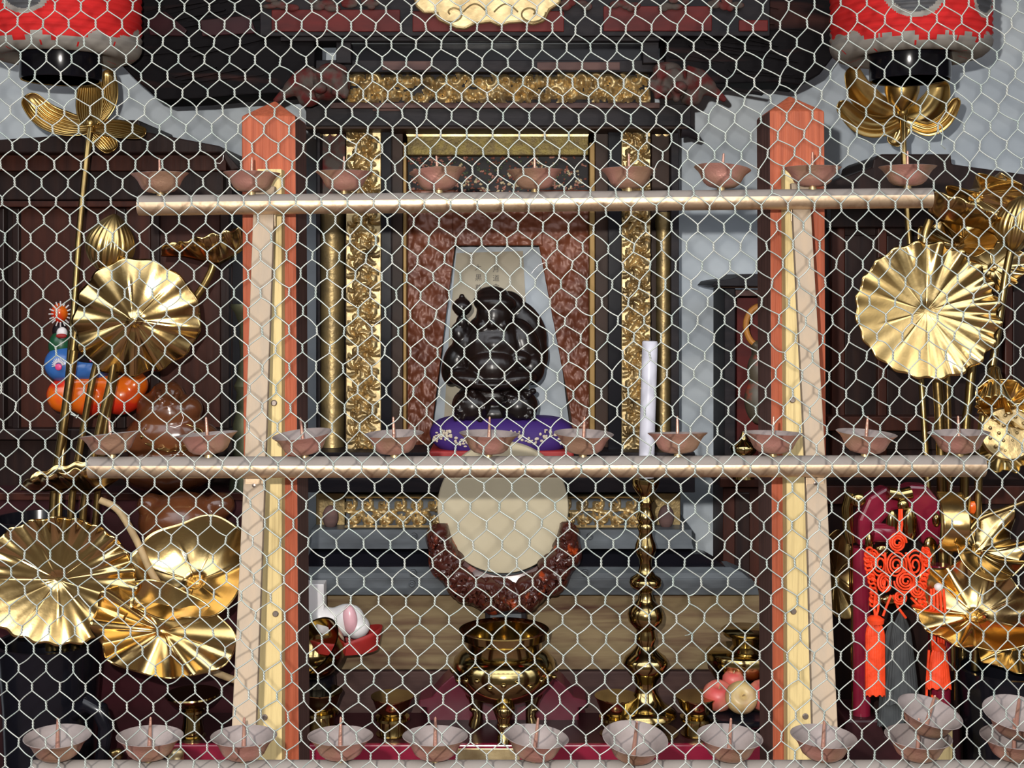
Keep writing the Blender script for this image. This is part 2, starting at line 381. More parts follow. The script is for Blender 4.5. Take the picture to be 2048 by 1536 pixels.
# ---------------------------------------------------------------- wire netting
NET_C=[[1054.6, 769.7], [61.5, 857.5], [-20.7, 9.5], [-0.1, -1.7], [0.2, 2.2], [1.9, 0.8], [2.6, -0.0], [1142.2, 3.1], [58.1, -4.1], [-11.7, -1.9], [5.3, -3.2], [2.1, 0.1], [5.2, -1.4], [-4.4, -10.4], [-5.3, -4.9], [3.9, -6.0], [2.3, -2.4], [-0.6, 0.3], [-4.5, -1.2], [-6.6, -7.5], [-1.2, 1.0], [5.3, -5.3], [-0.5, 1.7], [0.5, 0.2], [2.1, 0.7], [-0.6, 0.9], [5.4, -6.9], [0.7, -0.4]]
NET_R=[[-27,-15,-2.5,5.8],[-19,-15,3.0,-2.9],[-26,-14,-1.2,-1.3],[-16,-14,4.2,-3.5],[-8,-14,-0.0,-2.6],[-27,-13,-1.9,-1.1],[-17,-13,3.3,-2.7],[-9,-13,-0.3,3.3],[-26,-12,0.8,-2.6],[-18,-12,3.5,0.3],[-10,-12,-0.6,1.5],[-27,-7,-2.2,0.1],[-17,-7,0.3,-2.4],[-9,-7,-3.2,3.6],[-27,-5,-0.9,-1.7],[-19,-5,-0.6,1.3],[-11,-5,-1.2,0.2],[-27,-9,-2.5,0.1],[-19,-9,-0.3,-1.9],[-11,-9,-2.0,-1.6],[-12,-12,2.1,1.3],[-14,-12,2.4,-0.3],[-7,-15,-0.4,-0.1],[-6,-14,-0.5,2.2],[2,-14,-3.3,1.9],[8,-14,-1.5,-1.7],[12,-14,1.7,-1.5],[-7,-13,-1.1,0.8],[5,-13,-2.7,0.5],[11,-13,0.9,-2.2],[-6,-12,-3.2,7.6],[4,-12,-3.0,1.5],[10,-12,-0.1,-1.7],[-6,-10,-4.4,5.6],[6,-10,-4.0,-0.3],[10,-10,-1.4,-4.8],[-4,-8,-4.6,4.3],[6,-8,-5.4,3.4],[10,-8,-2.1,-0.0],[-4,-6,-5.6,2.4],[4,-6,-6.1,6.8],[10,-6,-0.4,1.6],[15,-15,4.2,-3.9],[25,-15,1.2,-3.1],[31,-15,-1.5,6.5],[14,-14,2.4,-3.7],[24,-14,1.3,-0.8],[32,-14,-2.9,7.8],[13,-13,2.8,-4.6],[25,-13,0.5,1.4],[31,-13,0.2,6.6],[13,-11,1.1,-1.5],[23,-11,1.4,-1.3],[31,-11,3.8,3.9],[13,-9,2.3,-1.5],[23,-9,1.9,1.5],[12,-8,2.0,0.9],[20,-8,4.1,-2.1],[28,-8,4.3,0.7],[12,-6,-0.4,-0.1],[22,-6,6.0,0.1],[30,-6,5.4,1.1],[35,-15,-0.8,0.4],[34,-14,0.1,2.9],[39,-13,-4.3,-5.6],[49,-13,-1.4,1.3],[38,-12,-4.6,-4.7],[50,-12,-2.2,1.4],[37,-11,-3.3,-3.9],[43,-11,-3.1,-1.7],[51,-11,0.6,2.4],[36,-10,-1.3,-1.9],[46,-10,0.0,-6.2],[50,-10,0.5,-1.2],[32,-8,3.4,2.5],[36,-8,1.5,0.5],[42,-8,3.7,-1.2],[46,-8,4.2,-0.1],[50,-8,8.3,-4.1],[33,-7,4.2,-3.4],[37,-7,5.3,0.8],[43,-7,8.1,-3.7],[33,-5,-0.7,-9.7],[37,-5,1.5,-1.0],[41,-5,3.8,-4.4],[45,-5,4.2,4.4],[49,-5,3.4,-2.1],[-28,-4,-0.1,1.3],[-26,-4,1.3,0.1],[-27,-3,5.0,-2.6],[-19,-3,3.9,-2.7],[-17,-3,2.1,1.5],[-11,-3,0.4,-0.3],[-28,-2,6.5,-0.3],[-16,-2,1.5,1.1],[-12,-2,2.6,1.4],[-27,-1,3.1,0.7],[-17,-1,1.5,0.0],[-11,-1,5.3,-0.8],[-26,0,2.7,-1.8],[-16,0,2.4,0.4],[-12,0,3.2,-0.7],[-27,1,-2.1,1.1],[-17,1,-2.1,-0.9],[-11,1,-0.7,-0.9],[-26,2,-2.4,1.0],[-16,2,0.3,-2.1],[-12,2,-0.7,0.2],[-27,3,-5.1,1.2],[-17,3,-1.6,-1.1],[-11,3,0.4,-0.3],[-26,4,-3.5,3.6],[-16,4,-5.5,2.3],[-12,4,-1.9,-0.6],[-27,5,-3.8,3.7],[-17,5,-1.1,3.3],[-11,5,0.4,1.2],[-7,-3,-2.6,-2.3],[-1,-3,-3.8,-0.2],[5,-3,-3.2,-1.0],[9,-3,0.5,-1.9],[-6,-2,-1.8,0.3],[0,-2,-3.2,2.1],[6,-2,3.0,-0.1],[10,-2,2.4,-4.6],[-5,-1,-0.9,-2.4],[1,-1,2.3,1.6],[7,-1,5.4,-3.0],[-6,0,0.8,-5.8],[0,0,6.3,-0.2],[6,0,6.4,-4.5],[-5,1,3.8,-5.1],[-1,1,6.9,-5.9],[7,1,9.4,-7.6],[-6,2,3.7,-5.0],[0,2,10.0,-4.3],[6,2,7.9,-4.4],[-5,3,3.9,-3.4],[-1,3,7.3,-5.4],[5,3,6.7,-4.0],[9,3,5.4,-1.4],[-6,4,-0.5,-6.1],[0,4,3.9,-4.0],[6,4,2.4,-4.8],[-5,5,-1.0,-9.7],[1,5,4.0,-0.0],[7,5,1.5,1.9],[12,-4,2.0,3.6],[18,-4,2.7,4.8],[24,-4,1.6,-1.5],[30,-4,-0.3,0.3],[11,-3,2.4,2.7],[17,-3,-2.4,3.7],[23,-3,-2.6,-5.5],[29,-3,-3.4,-2.0],[12,-2,0.2,0.2],[18,-2,-3.1,7.9],[24,-2,-4.3,-1.0],[28,-2,-1.3,0.9],[13,-1,-0.9,2.6],[19,-1,-5.3,3.2],[25,-1,-4.8,1.1],[29,-1,-2.3,1.9],[14,0,-2.3,5.0],[18,0,-4.9,3.0],[24,0,-6.2,1.8],[13,1,-1.3,6.0],[19,1,-3.6,0.8],[25,1,-4.5,-0.0],[29,1,-3.8,0.6],[12,2,-1.9,6.9],[18,2,-2.2,1.7],[24,2,-3.2,-0.6],[13,3,-2.8,4.0],[19,3,-1.9,-3.1],[25,3,-3.0,-1.2],[12,4,-3.6,5.9],[18,4,-2.3,-5.0],[24,4,0.9,-3.2],[28,4,-1.9,-2.8],[11,5,-1.7,5.0],[17,5,-1.2,-0.7],[23,5,0.1,-3.9],[27,5,0.6,-2.4],[32,-4,-1.4,-3.4],[36,-4,-1.6,1.1],[31,-3,-3.2,-3.5],[35,-3,-3.4,0.5],[39,-3,-2.9,1.5],[43,-3,-2.1,5.2],[47,-3,-0.0,3.1],[32,-2,-3.1,-2.4],[36,-2,-2.2,2.9],[40,-2,-1.0,3.7],[44,-2,-4.1,4.5],[48,-2,-4.7,4.6],[31,-1,-2.3,-2.3],[35,-1,-1.9,2.5],[39,-1,-1.5,2.9],[49,-1,-5.8,4.5],[30,0,-4.0,0.3],[34,0,-4.4,-0.3],[38,0,-3.4,4.8],[42,0,-5.3,0.1],[46,0,-2.4,0.2],[31,1,-1.5,3.8],[35,1,-0.8,3.1],[39,1,-3.2,8.0],[43,1,-4.8,0.6],[47,1,-4.2,2.8],[30,2,-0.7,-3.5],[34,2,-1.3,0.5],[38,2,-0.2,-1.2],[42,2,-3.1,-0.2],[33,3,0.6,3.0],[39,3,-0.1,0.7],[43,3,-1.2,0.1],[47,3,-4.5,-3.1],[34,4,1.6,3.8],[38,4,1.6,0.4],[42,4,2.8,2.0],[46,4,-3.1,-1.4],[29,5,2.4,-4.6],[33,5,1.1,2.7],[37,5,3.3,-2.3],[41,5,3.1,-2.2],[45,5,-0.5,-7.1],[-26,6,-4.2,2.5],[-16,6,-2.7,-0.7],[-12,6,-0.6,-1.4],[-27,7,-2.4,0.2],[-23,7,-3.6,2.3],[-19,7,-6.0,-0.6],[-15,7,-0.6,1.2],[-13,7,-1.6,0.7],[-11,7,-1.1,0.1],[-28,8,-0.1,0.4],[-24,8,-1.8,4.9],[-20,8,-0.5,4.4],[-16,8,-2.7,3.5],[-12,8,-3.4,4.8],[-27,9,2.0,-0.9],[-23,9,-2.7,-1.4],[-19,9,-5.0,1.5],[-15,9,-4.6,2.8],[-11,9,-4.1,-3.7],[-26,10,1.0,0.5],[-22,10,-1.1,-0.3],[-18,10,-3.2,2.3],[-14,10,-4.1,4.5],[-10,10,-2.3,5.3],[-27,11,3.3,-1.7],[-23,11,0.2,0.1],[-19,11,-1.8,1.3],[-15,11,-3.8,2.1],[-11,11,-4.6,0.1],[-28,12,4.1,-3.7],[-24,12,1.4,-4.4],[-20,12,-1.6,0.5],[-16,12,-2.3,-2.6],[-12,12,-4.3,0.2],[-27,13,4.2,-3.4],[-23,13,1.7,-1.8],[-19,13,-1.1,1.4],[-15,13,-1.6,1.6],[-11,13,-2.4,1.6],[-28,14,7.4,-2.9],[-24,14,2.7,-1.1],[-20,14,0.3,4.7],[-16,14,1.2,-0.3],[-12,14,1.9,-1.9],[-27,15,6.0,0.1],[-23,15,3.3,-0.9],[-19,15,2.3,1.8],[-15,15,3.4,-1.1],[-28,16,4.9,-4.4],[-24,16,3.3,-2.5],[-20,16,3.9,-2.2],[-16,16,5.4,-5.2],[-7,7,-0.4,-0.1],[-3,7,-0.7,-0.5],[1,7,3.7,2.6],[5,7,0.1,0.9],[9,7,-2.5,1.9],[-6,8,1.3,-2.5],[-2,8,1.0,-4.3],[2,8,2.0,4.0],[6,8,-2.3,3.7],[-7,9,-0.1,2.1],[-3,9,0.6,0.4],[1,9,3.6,1.2],[5,9,-1.2,-0.3],[-6,10,-0.6,0.9],[-2,10,2.9,1.6],[2,10,0.4,5.0],[6,10,-1.2,6.3],[-5,11,-1.0,2.1],[-1,11,-2.3,2.9],[3,11,-4.1,4.0],[7,11,-3.8,-2.0],[-6,12,-2.0,1.9],[-2,12,1.4,-0.0],[2,12,-1.9,1.0],[6,12,-7.0,1.3],[-7,13,-0.4,1.7],[-3,13,-0.8,-0.4],[1,13,-1.8,3.0],[5,13,-3.4,4.5],[-4,14,2.3,1.8],[0,14,-1.3,2.5],[4,14,-4.3,1.4],[8,14,-1.6,1.0],[-5,15,5.8,-0.8],[-1,15,0.9,-0.4],[3,15,-1.0,-1.7],[7,15,-2.3,0.3],[10,6,-1.9,6.8],[14,6,-1.7,3.0],[18,6,-0.4,-4.1],[22,6,0.7,-8.1],[26,6,4.5,-3.0],[11,7,-1.3,3.8],[15,7,-0.5,-2.2],[19,7,0.1,-1.4],[23,7,4.6,-4.0],[27,7,4.4,-4.8],[10,8,0.7,3.8],[14,8,-0.9,0.5],[18,8,1.7,-2.4],[22,8,5.6,-2.4],[26,8,6.2,-4.5],[11,9,0.6,3.3],[15,9,0.2,-2.2],[19,9,3.5,0.2],[23,9,7.1,0.5],[27,9,7.5,-1.5],[10,10,-2.4,3.1],[14,10,-0.8,0.2],[18,10,1.9,0.3],[22,10,6.2,0.7],[26,10,6.1,-0.0],[11,11,-4.4,0.1],[15,11,-3.9,0.0],[19,11,0.2,0.4],[23,11,1.8,3.5],[27,11,2.9,4.2],[10,12,-4.7,-0.4],[14,12,-6.1,-0.3],[18,12,-4.2,0.2],[22,12,-3.2,5.9],[26,12,-3.0,4.2],[11,13,-5.8,-5.9],[15,13,-6.9,-0.5],[19,13,-6.6,2.7],[23,13,-6.9,6.1],[27,13,-8.7,4.5],[10,14,-3.4,-4.0],[14,14,-3.7,-1.1],[18,14,-8.8,-0.2],[22,14,-7.0,5.8],[26,14,-9.3,4.3],[9,15,-2.2,-2.3],[13,15,-2.3,-4.3],[17,15,-4.0,-3.4],[21,15,-5.2,0.2],[25,15,-6.6,3.8],[34,6,2.2,1.1],[38,6,2.3,-2.8],[42,6,3.9,-1.6],[29,7,5.9,-4.5],[33,7,5.6,-1.3],[37,7,4.1,-2.8],[41,7,4.3,-4.4],[28,8,6.2,-1.7],[32,8,6.8,-1.1],[36,8,6.2,-2.8],[40,8,6.1,-4.6],[29,9,9.5,-3.7],[33,9,7.8,-3.0],[37,9,6.9,-4.9],[41,9,8.7,-1.9],[28,10,9.7,-1.0],[32,10,7.6,-0.3],[36,10,8.3,-4.8],[40,10,11.0,0.5],[44,10,6.9,-6.7],[33,11,-0.2,2.6],[41,11,1.9,3.1],[45,11,2.4,-6.7],[28,12,-2.9,2.1],[32,12,-4.4,5.1],[36,12,-4.3,5.5],[40,12,-2.5,0.6],[44,12,-2.3,-1.9],[29,13,-6.4,2.3],[33,13,-6.9,2.9],[37,13,-5.4,5.6],[41,13,-4.1,-2.0],[45,13,-3.1,0.6],[28,14,-7.7,4.7],[32,14,-9.5,5.3],[36,14,-7.1,3.0],[40,14,-3.7,3.0],[37,15,-5.7,2.9],[41,15,-2.7,2.8],[45,15,-3.8,-2.2],[-27,17,5.8,-4.8],[-23,17,4.5,-5.9],[-19,17,6.6,-3.5],[-15,17,6.9,-7.1],[-28,18,-1.2,-1.9],[-24,18,-0.6,0.2],[-20,18,2.3,0.2],[-16,18,4.3,-6.0],[-12,18,6.8,-7.6],[-27,19,-2.3,1.1],[-23,19,-3.8,2.7],[-19,19,0.8,2.2],[-15,19,1.6,0.5],[-11,19,4.0,1.1],[-28,20,-7.8,3.6],[-24,20,-5.8,3.6],[-20,20,-1.6,0.9],[-16,20,0.9,-0.8],[-12,20,1.2,-5.5],[-27,21,-8.7,4.0],[-23,21,-5.3,3.4],[-19,21,-4.7,2.6],[-15,21,-1.0,-2.1],[-26,22,-7.0,4.2],[-22,22,-6.8,5.4],[-18,22,-2.4,1.5],[-14,22,-1.3,-3.6],[-10,22,-2.6,3.5],[-27,23,-3.0,3.4],[-23,23,-2.0,3.3],[-19,23,-1.2,2.5],[-15,23,-2.4,-0.2],[-28,24,-2.6,-1.0],[-26,24,0.2,3.0],[-22,24,-0.2,-0.3],[-18,24,0.4,-1.7],[-14,24,2.8,-2.4],[-27,25,1.0,-1.6],[-23,25,0.2,1.8],[-19,25,3.2,3.6],[-15,25,3.2,-9.4],[-11,25,0.9,-5.7],[-28,26,4.9,-5.1],[-24,26,4.7,0.4],[-20,26,4.9,-1.7],[-16,26,8.4,-4.3],[-7,17,11.0,-1.7],[-3,17,2.6,-2.0],[1,17,0.8,1.1],[5,17,4.3,0.1],[-8,18,10.4,-3.9],[0,18,1.7,-2.0],[4,18,2.8,-3.2],[-7,19,7.4,-0.4],[-3,19,1.5,1.3],[1,19,-0.6,-0.9],[5,19,3.9,-2.1],[-4,20,-1.9,6.2],[0,20,-3.8,3.4],[4,20,0.8,-0.7],[8,20,4.7,-6.1],[-7,21,-1.0,5.6],[-3,21,-5.7,1.8],[1,21,-1.6,4.1],[5,21,-2.4,2.7],[-4,22,-6.0,4.0],[0,22,-4.2,0.7],[4,22,-4.8,1.2],[8,22,1.3,-4.5],[-7,23,-4.7,6.1],[-3,23,-5.7,1.6],[1,23,-4.2,0.9],[5,23,-5.1,-3.5],[-4,24,-7.1,3.5],[0,24,-4.2,-0.4],[-7,25,-3.2,3.1],[-3,25,-4.5,0.4],[1,25,-2.1,1.5],[9,17,1.8,-5.0],[13,17,0.7,-4.3],[17,17,3.5,-3.2],[21,17,0.7,-1.8],[25,17,-2.1,-0.5],[10,18,2.8,-3.4],[14,18,3.3,-3.8],[22,18,3.4,-4.7],[26,18,0.2,-3.4],[9,19,4.7,-2.2],[13,19,4.6,-4.0],[17,19,7.8,-2.7],[21,19,7.8,-3.6],[10,20,5.9,-0.9],[14,20,8.1,-0.0],[18,20,8.1,-1.1],[22,20,7.9,-2.0],[26,20,4.2,-5.5],[9,21,3.2,-0.1],[13,21,4.0,0.6],[17,21,3.9,-0.6],[21,21,5.8,1.0],[10,22,2.5,0.6],[14,22,2.0,-1.0],[18,22,1.9,0.4],[22,22,1.6,2.1],[26,22,0.4,-3.8],[9,23,0.2,0.9],[13,23,1.6,4.0],[17,23,0.5,5.3],[21,23,-0.1,4.5],[25,23,-0.5,3.7],[14,24,-1.3,1.7],[22,24,-2.0,4.8],[9,25,4.3,-1.8],[13,25,-1.7,-1.6],[21,25,0.7,1.3],[25,25,-1.1,3.1],[28,16,-6.6,5.8],[32,16,-6.3,3.9],[40,16,-2.3,6.6],[44,16,1.3,4.1],[27,17,-1.6,0.1],[37,17,-3.2,1.3],[41,17,0.2,1.2],[45,17,-1.8,6.5],[28,18,-0.8,-2.9],[32,18,-1.5,0.4],[36,18,-2.4,-1.8],[40,18,-0.7,0.8],[44,18,-0.5,-3.9],[27,19,0.5,-1.5],[35,19,-2.0,-0.1],[39,19,0.4,-4.9],[43,19,2.7,-2.0],[28,20,5.0,0.1],[32,20,3.2,-1.5],[36,20,1.4,-3.5],[40,20,3.4,-0.6],[44,20,3.7,0.3],[27,21,2.3,-4.1],[33,21,1.6,-2.6],[37,21,-3.2,3.0],[41,21,1.8,1.2],[45,21,1.2,0.3],[28,22,-3.7,-3.1],[32,22,2.2,-1.9],[36,22,-2.0,-1.1],[40,22,1.2,-2.6],[44,22,2.6,1.6],[33,23,-0.4,-1.1],[28,24,-3.5,2.4],[29,25,-2.7,-2.6],[33,25,-3.9,-0.9]]

YN = 1.01
def net_basis(u, v, N=7):
    u = (u-11.5)/43; v = (v-5.5)/23
    return np.stack([np.cos(a*np.arccos(np.clip(u, -1, 1)))*np.cos(b*np.arccos(np.clip(v, -1, 1))) for a in range(N) for b in range(N-a)], -1)
def build_net():
    C = np.array(NET_C); R = np.array(NET_R)
    U0, U1, V0, V1 = -36, 60, -22, 32
    pts = [(u, v) for v in range(V0, V1+1) for u in range(U0, U1+1) if (u+v) % 2 == 0]
    A = np.array(pts, float)
    uc = np.clip(A[:, 0], -29.5, 52.5); vc = np.clip(A[:, 1], -15.5, 27.5)
    P = net_basis(uc, vc) @ C
    P[:, 0] += (A[:, 0]-uc)*26.2; P[:, 1] += (A[:, 1]-vc)*36.5
    du = (A[:, None, 0]-R[None, :, 0]); dv = (A[:, None, 1]-R[None, :, 1])
    d2 = du**2+(dv*1.4)**2
    w = np.exp(-d2/3.0)
    ws = w.sum(1)
    off = (w @ R[:, 2:4])/(ws[:, None]+.25)
    ex = d2.min(1) < .01
    off[ex] = .45*R[d2.argmin(1)[ex], 2:4]+.55*off[ex]
    P += off
    rs = np.random.RandomState(5)
    P[~ex] += rs.normal(0, .6, (int((~ex).sum()), 2))
    # a little out-of-plane play in the sheet
    D = YN + .004*np.sin(A[:, 0]*.21+A[:, 1]*.13)+.003*np.sin(A[:, 0]*.09-A[:, 1]*.31)
    def to3(p, d):
        return np.stack([(p[..., 0]-1024)*d/F, d+0*p[..., 0], H-(p[..., 1]-HY)*d/F], -1)
    idx = {p: i for i, p in enumerate(pts)}
    n = len(pts)
    hl = 7.6+rs.normal(0, .5, n)      # half length of a twist in pixels
    lean = rs.normal(0, .5, n)
    top = P-np.stack([lean, hl], -1); bot = P+np.stack([lean, hl], -1)
    paths = []   # arrays (npts,3)
    K = 9
    tt = np.linspace(0, 1, K)
    T3 = to3(top, D); B3 = to3(bot, D)
    rw = .00049
    ph0 = rs.uniform(0, 2*PI, n)
    verts = []; faces = []
    def add_tubes(paths, r, seg):
        # paths: (m, k, 3)
        m, k, _ = paths.shape
        tan = np.gradient(paths, axis=1)
        tan /= np.linalg.norm(tan, axis=2, keepdims=True)
        yv = np.array([0, 1.0, 0])
        a = np.cross(tan, yv); a /= np.linalg.norm(a, axis=2, keepdims=True)
        b = np.cross(tan, a)
        th = np.arange(seg)*2*PI/seg
        V = paths[:, :, None, :]+r*(a[:, :, None, :]*np.cos(th)[None, None, :, None]+b[:, :, None, :]*np.sin(th)[None, None, :, None])
        base = sum(len(x) for x in verts)
        verts.append(V.reshape(-1, 3))
        i = np.arange(m)[:, None, None]; j = np.arange(k-1)[None, :, None]; q = np.arange(seg)[None, None, :]
        q2 = (q+1) % seg
        o = base+i*k*seg
        f = np.stack([o+j*seg+q, o+j*seg+q2, o+(j+1)*seg+q2, o+(j+1)*seg+q], -1).reshape(-1, 4)
        faces.append(f)
    for s_ in (0, PI):
        ang = ph0[:, None]+s_+tt[None, :]*2*PI*1.35
        rad = rw*1.02
        Pm = T3[:, None, :]*(1-tt)[None, :, None]+B3[:, None, :]*tt[None, :, None]
        Pm = Pm+np.stack([rad*np.cos(ang), rad*np.sin(ang), 0*ang], -1)
        add_tubes(Pm, rw, 6)
    # diagonals
    dg = []
    ts = np.linspace(0, 1, 7)
    for (u, v), i in idx.items():
        for s_ in (-1, 1):
            j = idx.get((u+s_, v+1))
            if j is None: continue
            p0 = B3[i]; p1 = T3[j]
            bend = rs.normal(0, .0004)
            kink = rs.uniform() < .05
            q = p0[None]*(1-ts)[:, None]+p1[None]*ts[:, None]
            # wire leaves a twist a little steeply and flattens in mid span
            sg = np.sin(2*PI*ts)*.00004
            q[:, 2] += -sg*1.0+np.sin(PI*ts)*bend*(3 if kink else 1)
            q[:, 0] += np.sin(PI*ts)*rs.normal(0, .0003)
            q[:, 1] += np.sin(PI*ts)*rs.normal(0, .0004)
            dg.append(q)
    add_tubes(np.array(dg), rw, 6)
    V = np.concatenate(verts); Fc = np.concatenate(faces)
    me = bpy.data.meshes.new('wire_mesh')
    o0 = np.array([0, YN, V[:, 2].min()])
    V = V-o0
    me.vertices.add(len(V)); me.vertices.foreach_set('co', V.astype(np.float32).ravel())
    me.loops.add(len(Fc)*4); me.loops.foreach_set('vertex_index', Fc.astype(np.int32).ravel())
    me.polygons.add(len(Fc)); me.polygons.foreach_set('loop_start', np.arange(0, len(Fc)*4, 4, dtype=np.int32))
    me.polygons.foreach_set('use_smooth', np.ones(len(Fc), bool))
    me.update(calc_edges=True)
    me.materials.append(WIRE)
    t = thing('wire_netting', 'galvanised hexagonal wire netting stretched across the whole altar front', 'wire netting', tuple(o0))
    o = bpy.data.objects.new('wire_mesh', me); COL.objects.link(o); o.parent = t
    return t
net = build_net()
def strand(pts, r=.00045, mat=WIRE, name='loose_wire_end', lab=None):
    mb = MB(); P = [W(x, y, YN-.002*(i % 2)) for i, (x, y) in enumerate(pts)]
    mb.tube(P, r, 6); mb.build(name, mat, net, label=lab)
COB = mk('cobweb', (0.6, 0.58, 0.55), 0.8)
strand([(1876, 245), (1884, 252), (1886, 270), (1882, 290), (1891, 298)])
strand([(362, 822), (367, 835), (362, 850), (350, 855), (340, 853)], .0002, COB, 'cobweb_strand')
strand([(1090, 525), (1078, 530), (1068, 540), (1063, 547)], .00016, COB, 'cobweb_strand')
strand([(142, 828), (150, 832), (157, 830), (152, 836)], .0006)
strand([(447, 310), (446, 320), (440, 327), (433, 326)], .00018, COB, 'cobweb_strand')
strand([(1384, 1266), (1376, 1270), (1370, 1271)], .0003)

# ---------------------------------------------------------------- posts, boards and the candle rack
def post(px0, px1, ptop, pshoulder, side, lab, sh):
    YF = 1.32; D = .07
    a = W(px0, pshoulder, YF); b = W(px1, pshoulder, YF); top = W((px0+px1)/2, ptop, YF)
    t = thing('wooden_post', lab, 'post', ((a.x+b.x)/2, YF+D/2, 0), 'vermilion posts behind the candle rack')
    z = a.z; x0, x1 = a.x, b.x; y0, y1 = YF, YF+D
    sh = sh*YF/F     # lean of the foot
    v = [(x0+sh, y0, 0), (x1+sh, y0, 0), (x1+sh, y1, 0), (x0+sh, y1, 0), (x0, y0, z), (x1, y0, z), (x1, y1, z), (x0, y1, z), (top.x, (y0+y1)/2, top.z+.004)]
    mb = MB(); mb.v = [Vector(p) for p in v]
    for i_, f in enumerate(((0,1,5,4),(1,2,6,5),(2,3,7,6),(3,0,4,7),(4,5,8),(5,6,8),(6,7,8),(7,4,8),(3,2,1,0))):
        mb.mi = 1 if i_ in (1, 3) else 0  # both side faces take the darker mauve-brown material
        mb.face(f)
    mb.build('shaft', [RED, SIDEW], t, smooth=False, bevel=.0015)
    return t
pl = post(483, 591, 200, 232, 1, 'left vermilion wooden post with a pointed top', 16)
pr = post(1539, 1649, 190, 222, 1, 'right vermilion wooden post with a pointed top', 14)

def ribbon(name, q, Y0, Y1, th, mat, parent=None, **k):
    """board from its four frame corners (tl, tr, br, bl); the top at distance Y0, the foot at Y1"""
    mb = MB()
    P = [W(*q[0], Y0), W(*q[1], Y0), W(*q[2], Y1), W(*q[3], Y1)]
    mb.v = P+[p+Vector((0, th, 0)) for p in P]
    for f in ((3,2,1,0),(4,5,6,7),(0,1,5,4),(1,2,6,5),(2,3,7,6),(3,0,4,7)): mb.face(f)
    return mb.build(name, mat, parent, smooth=False, bevel=.0008, **k)
def board(q, lab, screws):
    t = thing('support_board', lab, 'board', W((q[2][0]+q[3][0])/2, q[2][1], 1.300), 'yellow boards screwed to the posts')
    ribbon('board', q, 1.300, 1.300, .0195, YELW, t)
    for x, y in screws:
        mb = MB(); M = Matrix.Rotation(PI/2, 3, 'X')
        mb.lathe(W(x, y, 1.2995), [(.0, .0012), (.0022, .0012), (.0032, 0), (.0032, -.002)][::-1], 16, M)
        mb.box(W(x, y, 1.2985)-Vector((.0022, .0, .0003)), W(x, y, 1.2985)+Vector((.0022, .0006, .0003)))
        mb.build('screw', SCREW, t)
board([(514, 338), (563, 338), (564, 1640), (514, 1640)], 'yellow lumber board screwed to the left vermilion post', [(548, 806), (551, 1228), (529, 1435)])
board([(1570, 336), (1618, 336), (1628, 1640), (1576, 1640)], 'yellow lumber board screwed to the right vermilion post', [(1585, 800), (1587, 1223), (1611, 1433)])

RY = {1: 1.26, 2: 1.19, 3: 1.11}
rack = thing('candle_rack', 'three tier candle rack of bronze painted pipes on pale splayed legs', 'candle rack', W(1040, 1900, 1.11))
PR = S(21.5, 1.19)
def rail(p0, p1, Y, lab):
    a = W(*p0, Y); b = W(*p1, Y)
    mb = MB(); mb.tube([a, a+(b-a)*.002, a+(b-a)*.33, a+(b-a)*.66, b], PR, 36)
    mb.build('rail', RAIL, rack, auto=50, label=lab)
    return a, b
r1 = rail((278, 411), (1862, 396), RY[1], None)
r2 = rail((180, 935), (1967, 932), RY[2], None)
r3 = rail((66, 1544), (2120, 1544), RY[3], None)
def leg(q0, q1, q2):
    # pale bar passing just behind the three rails, splayed outwards and coming forward towards its foot
    mb = MB()
    st = [(q0, RY[1]+PR+.0005), (q1, RY[2]+PR+.0015), (q2, RY[3]+PR+.0005)]
    th = .009
    n = 0
    for (l, r, y), Y in st:
        p = W(l, y, Y); q = W(r, y, Y)
        for pt in (p, q, q+Vector((0, th, 0)), p+Vector((0, th, 0))): mb.v.append(pt)
    for j in range(2):
        for i in range(4):
            i2 = (i+1) % 4
            mb.face([j*4+i2, j*4+i, j*4+4+i, j*4+4+i2])
    mb.face([0, 1, 2, 3]); mb.face([11, 10, 9, 8])
    mb.build('leg', PALEW, rack, smooth=False, bevel=.0008)
leg((508, 549, 372), (488, 530, 935), (438, 492, 1990))
leg((1583, 1619, 366), (1612, 1652, 935), (1640, 1700, 1990))
def clip(x0, y0, x1, y1, Y):
    mb = MB().pbox(x0, y0-6, x1, y1, Y, .0015)
    o = mb.build('bracket', RAIL, rack, smooth=False, bevel=.0008)
    MB().lathe(W((x0+x1)/2, (y0+y1)/2, Y-.0003), [(.0022, -.001), (.0018, .0008), (0, .0012)], 14, Matrix.Rotation(PI/2, 3, 'X')).build('screw', SCREW, o)
clip(513, 432, 551, 454, RY[1]+PR-.0016)
clip(489, 957, 527, 985, RY[2]+PR-.0012)
clip(1582, 420, 1618, 444, RY[1]+PR-.0016)
clip(1612, 955, 1650, 978, RY[2]+PR-.0012)

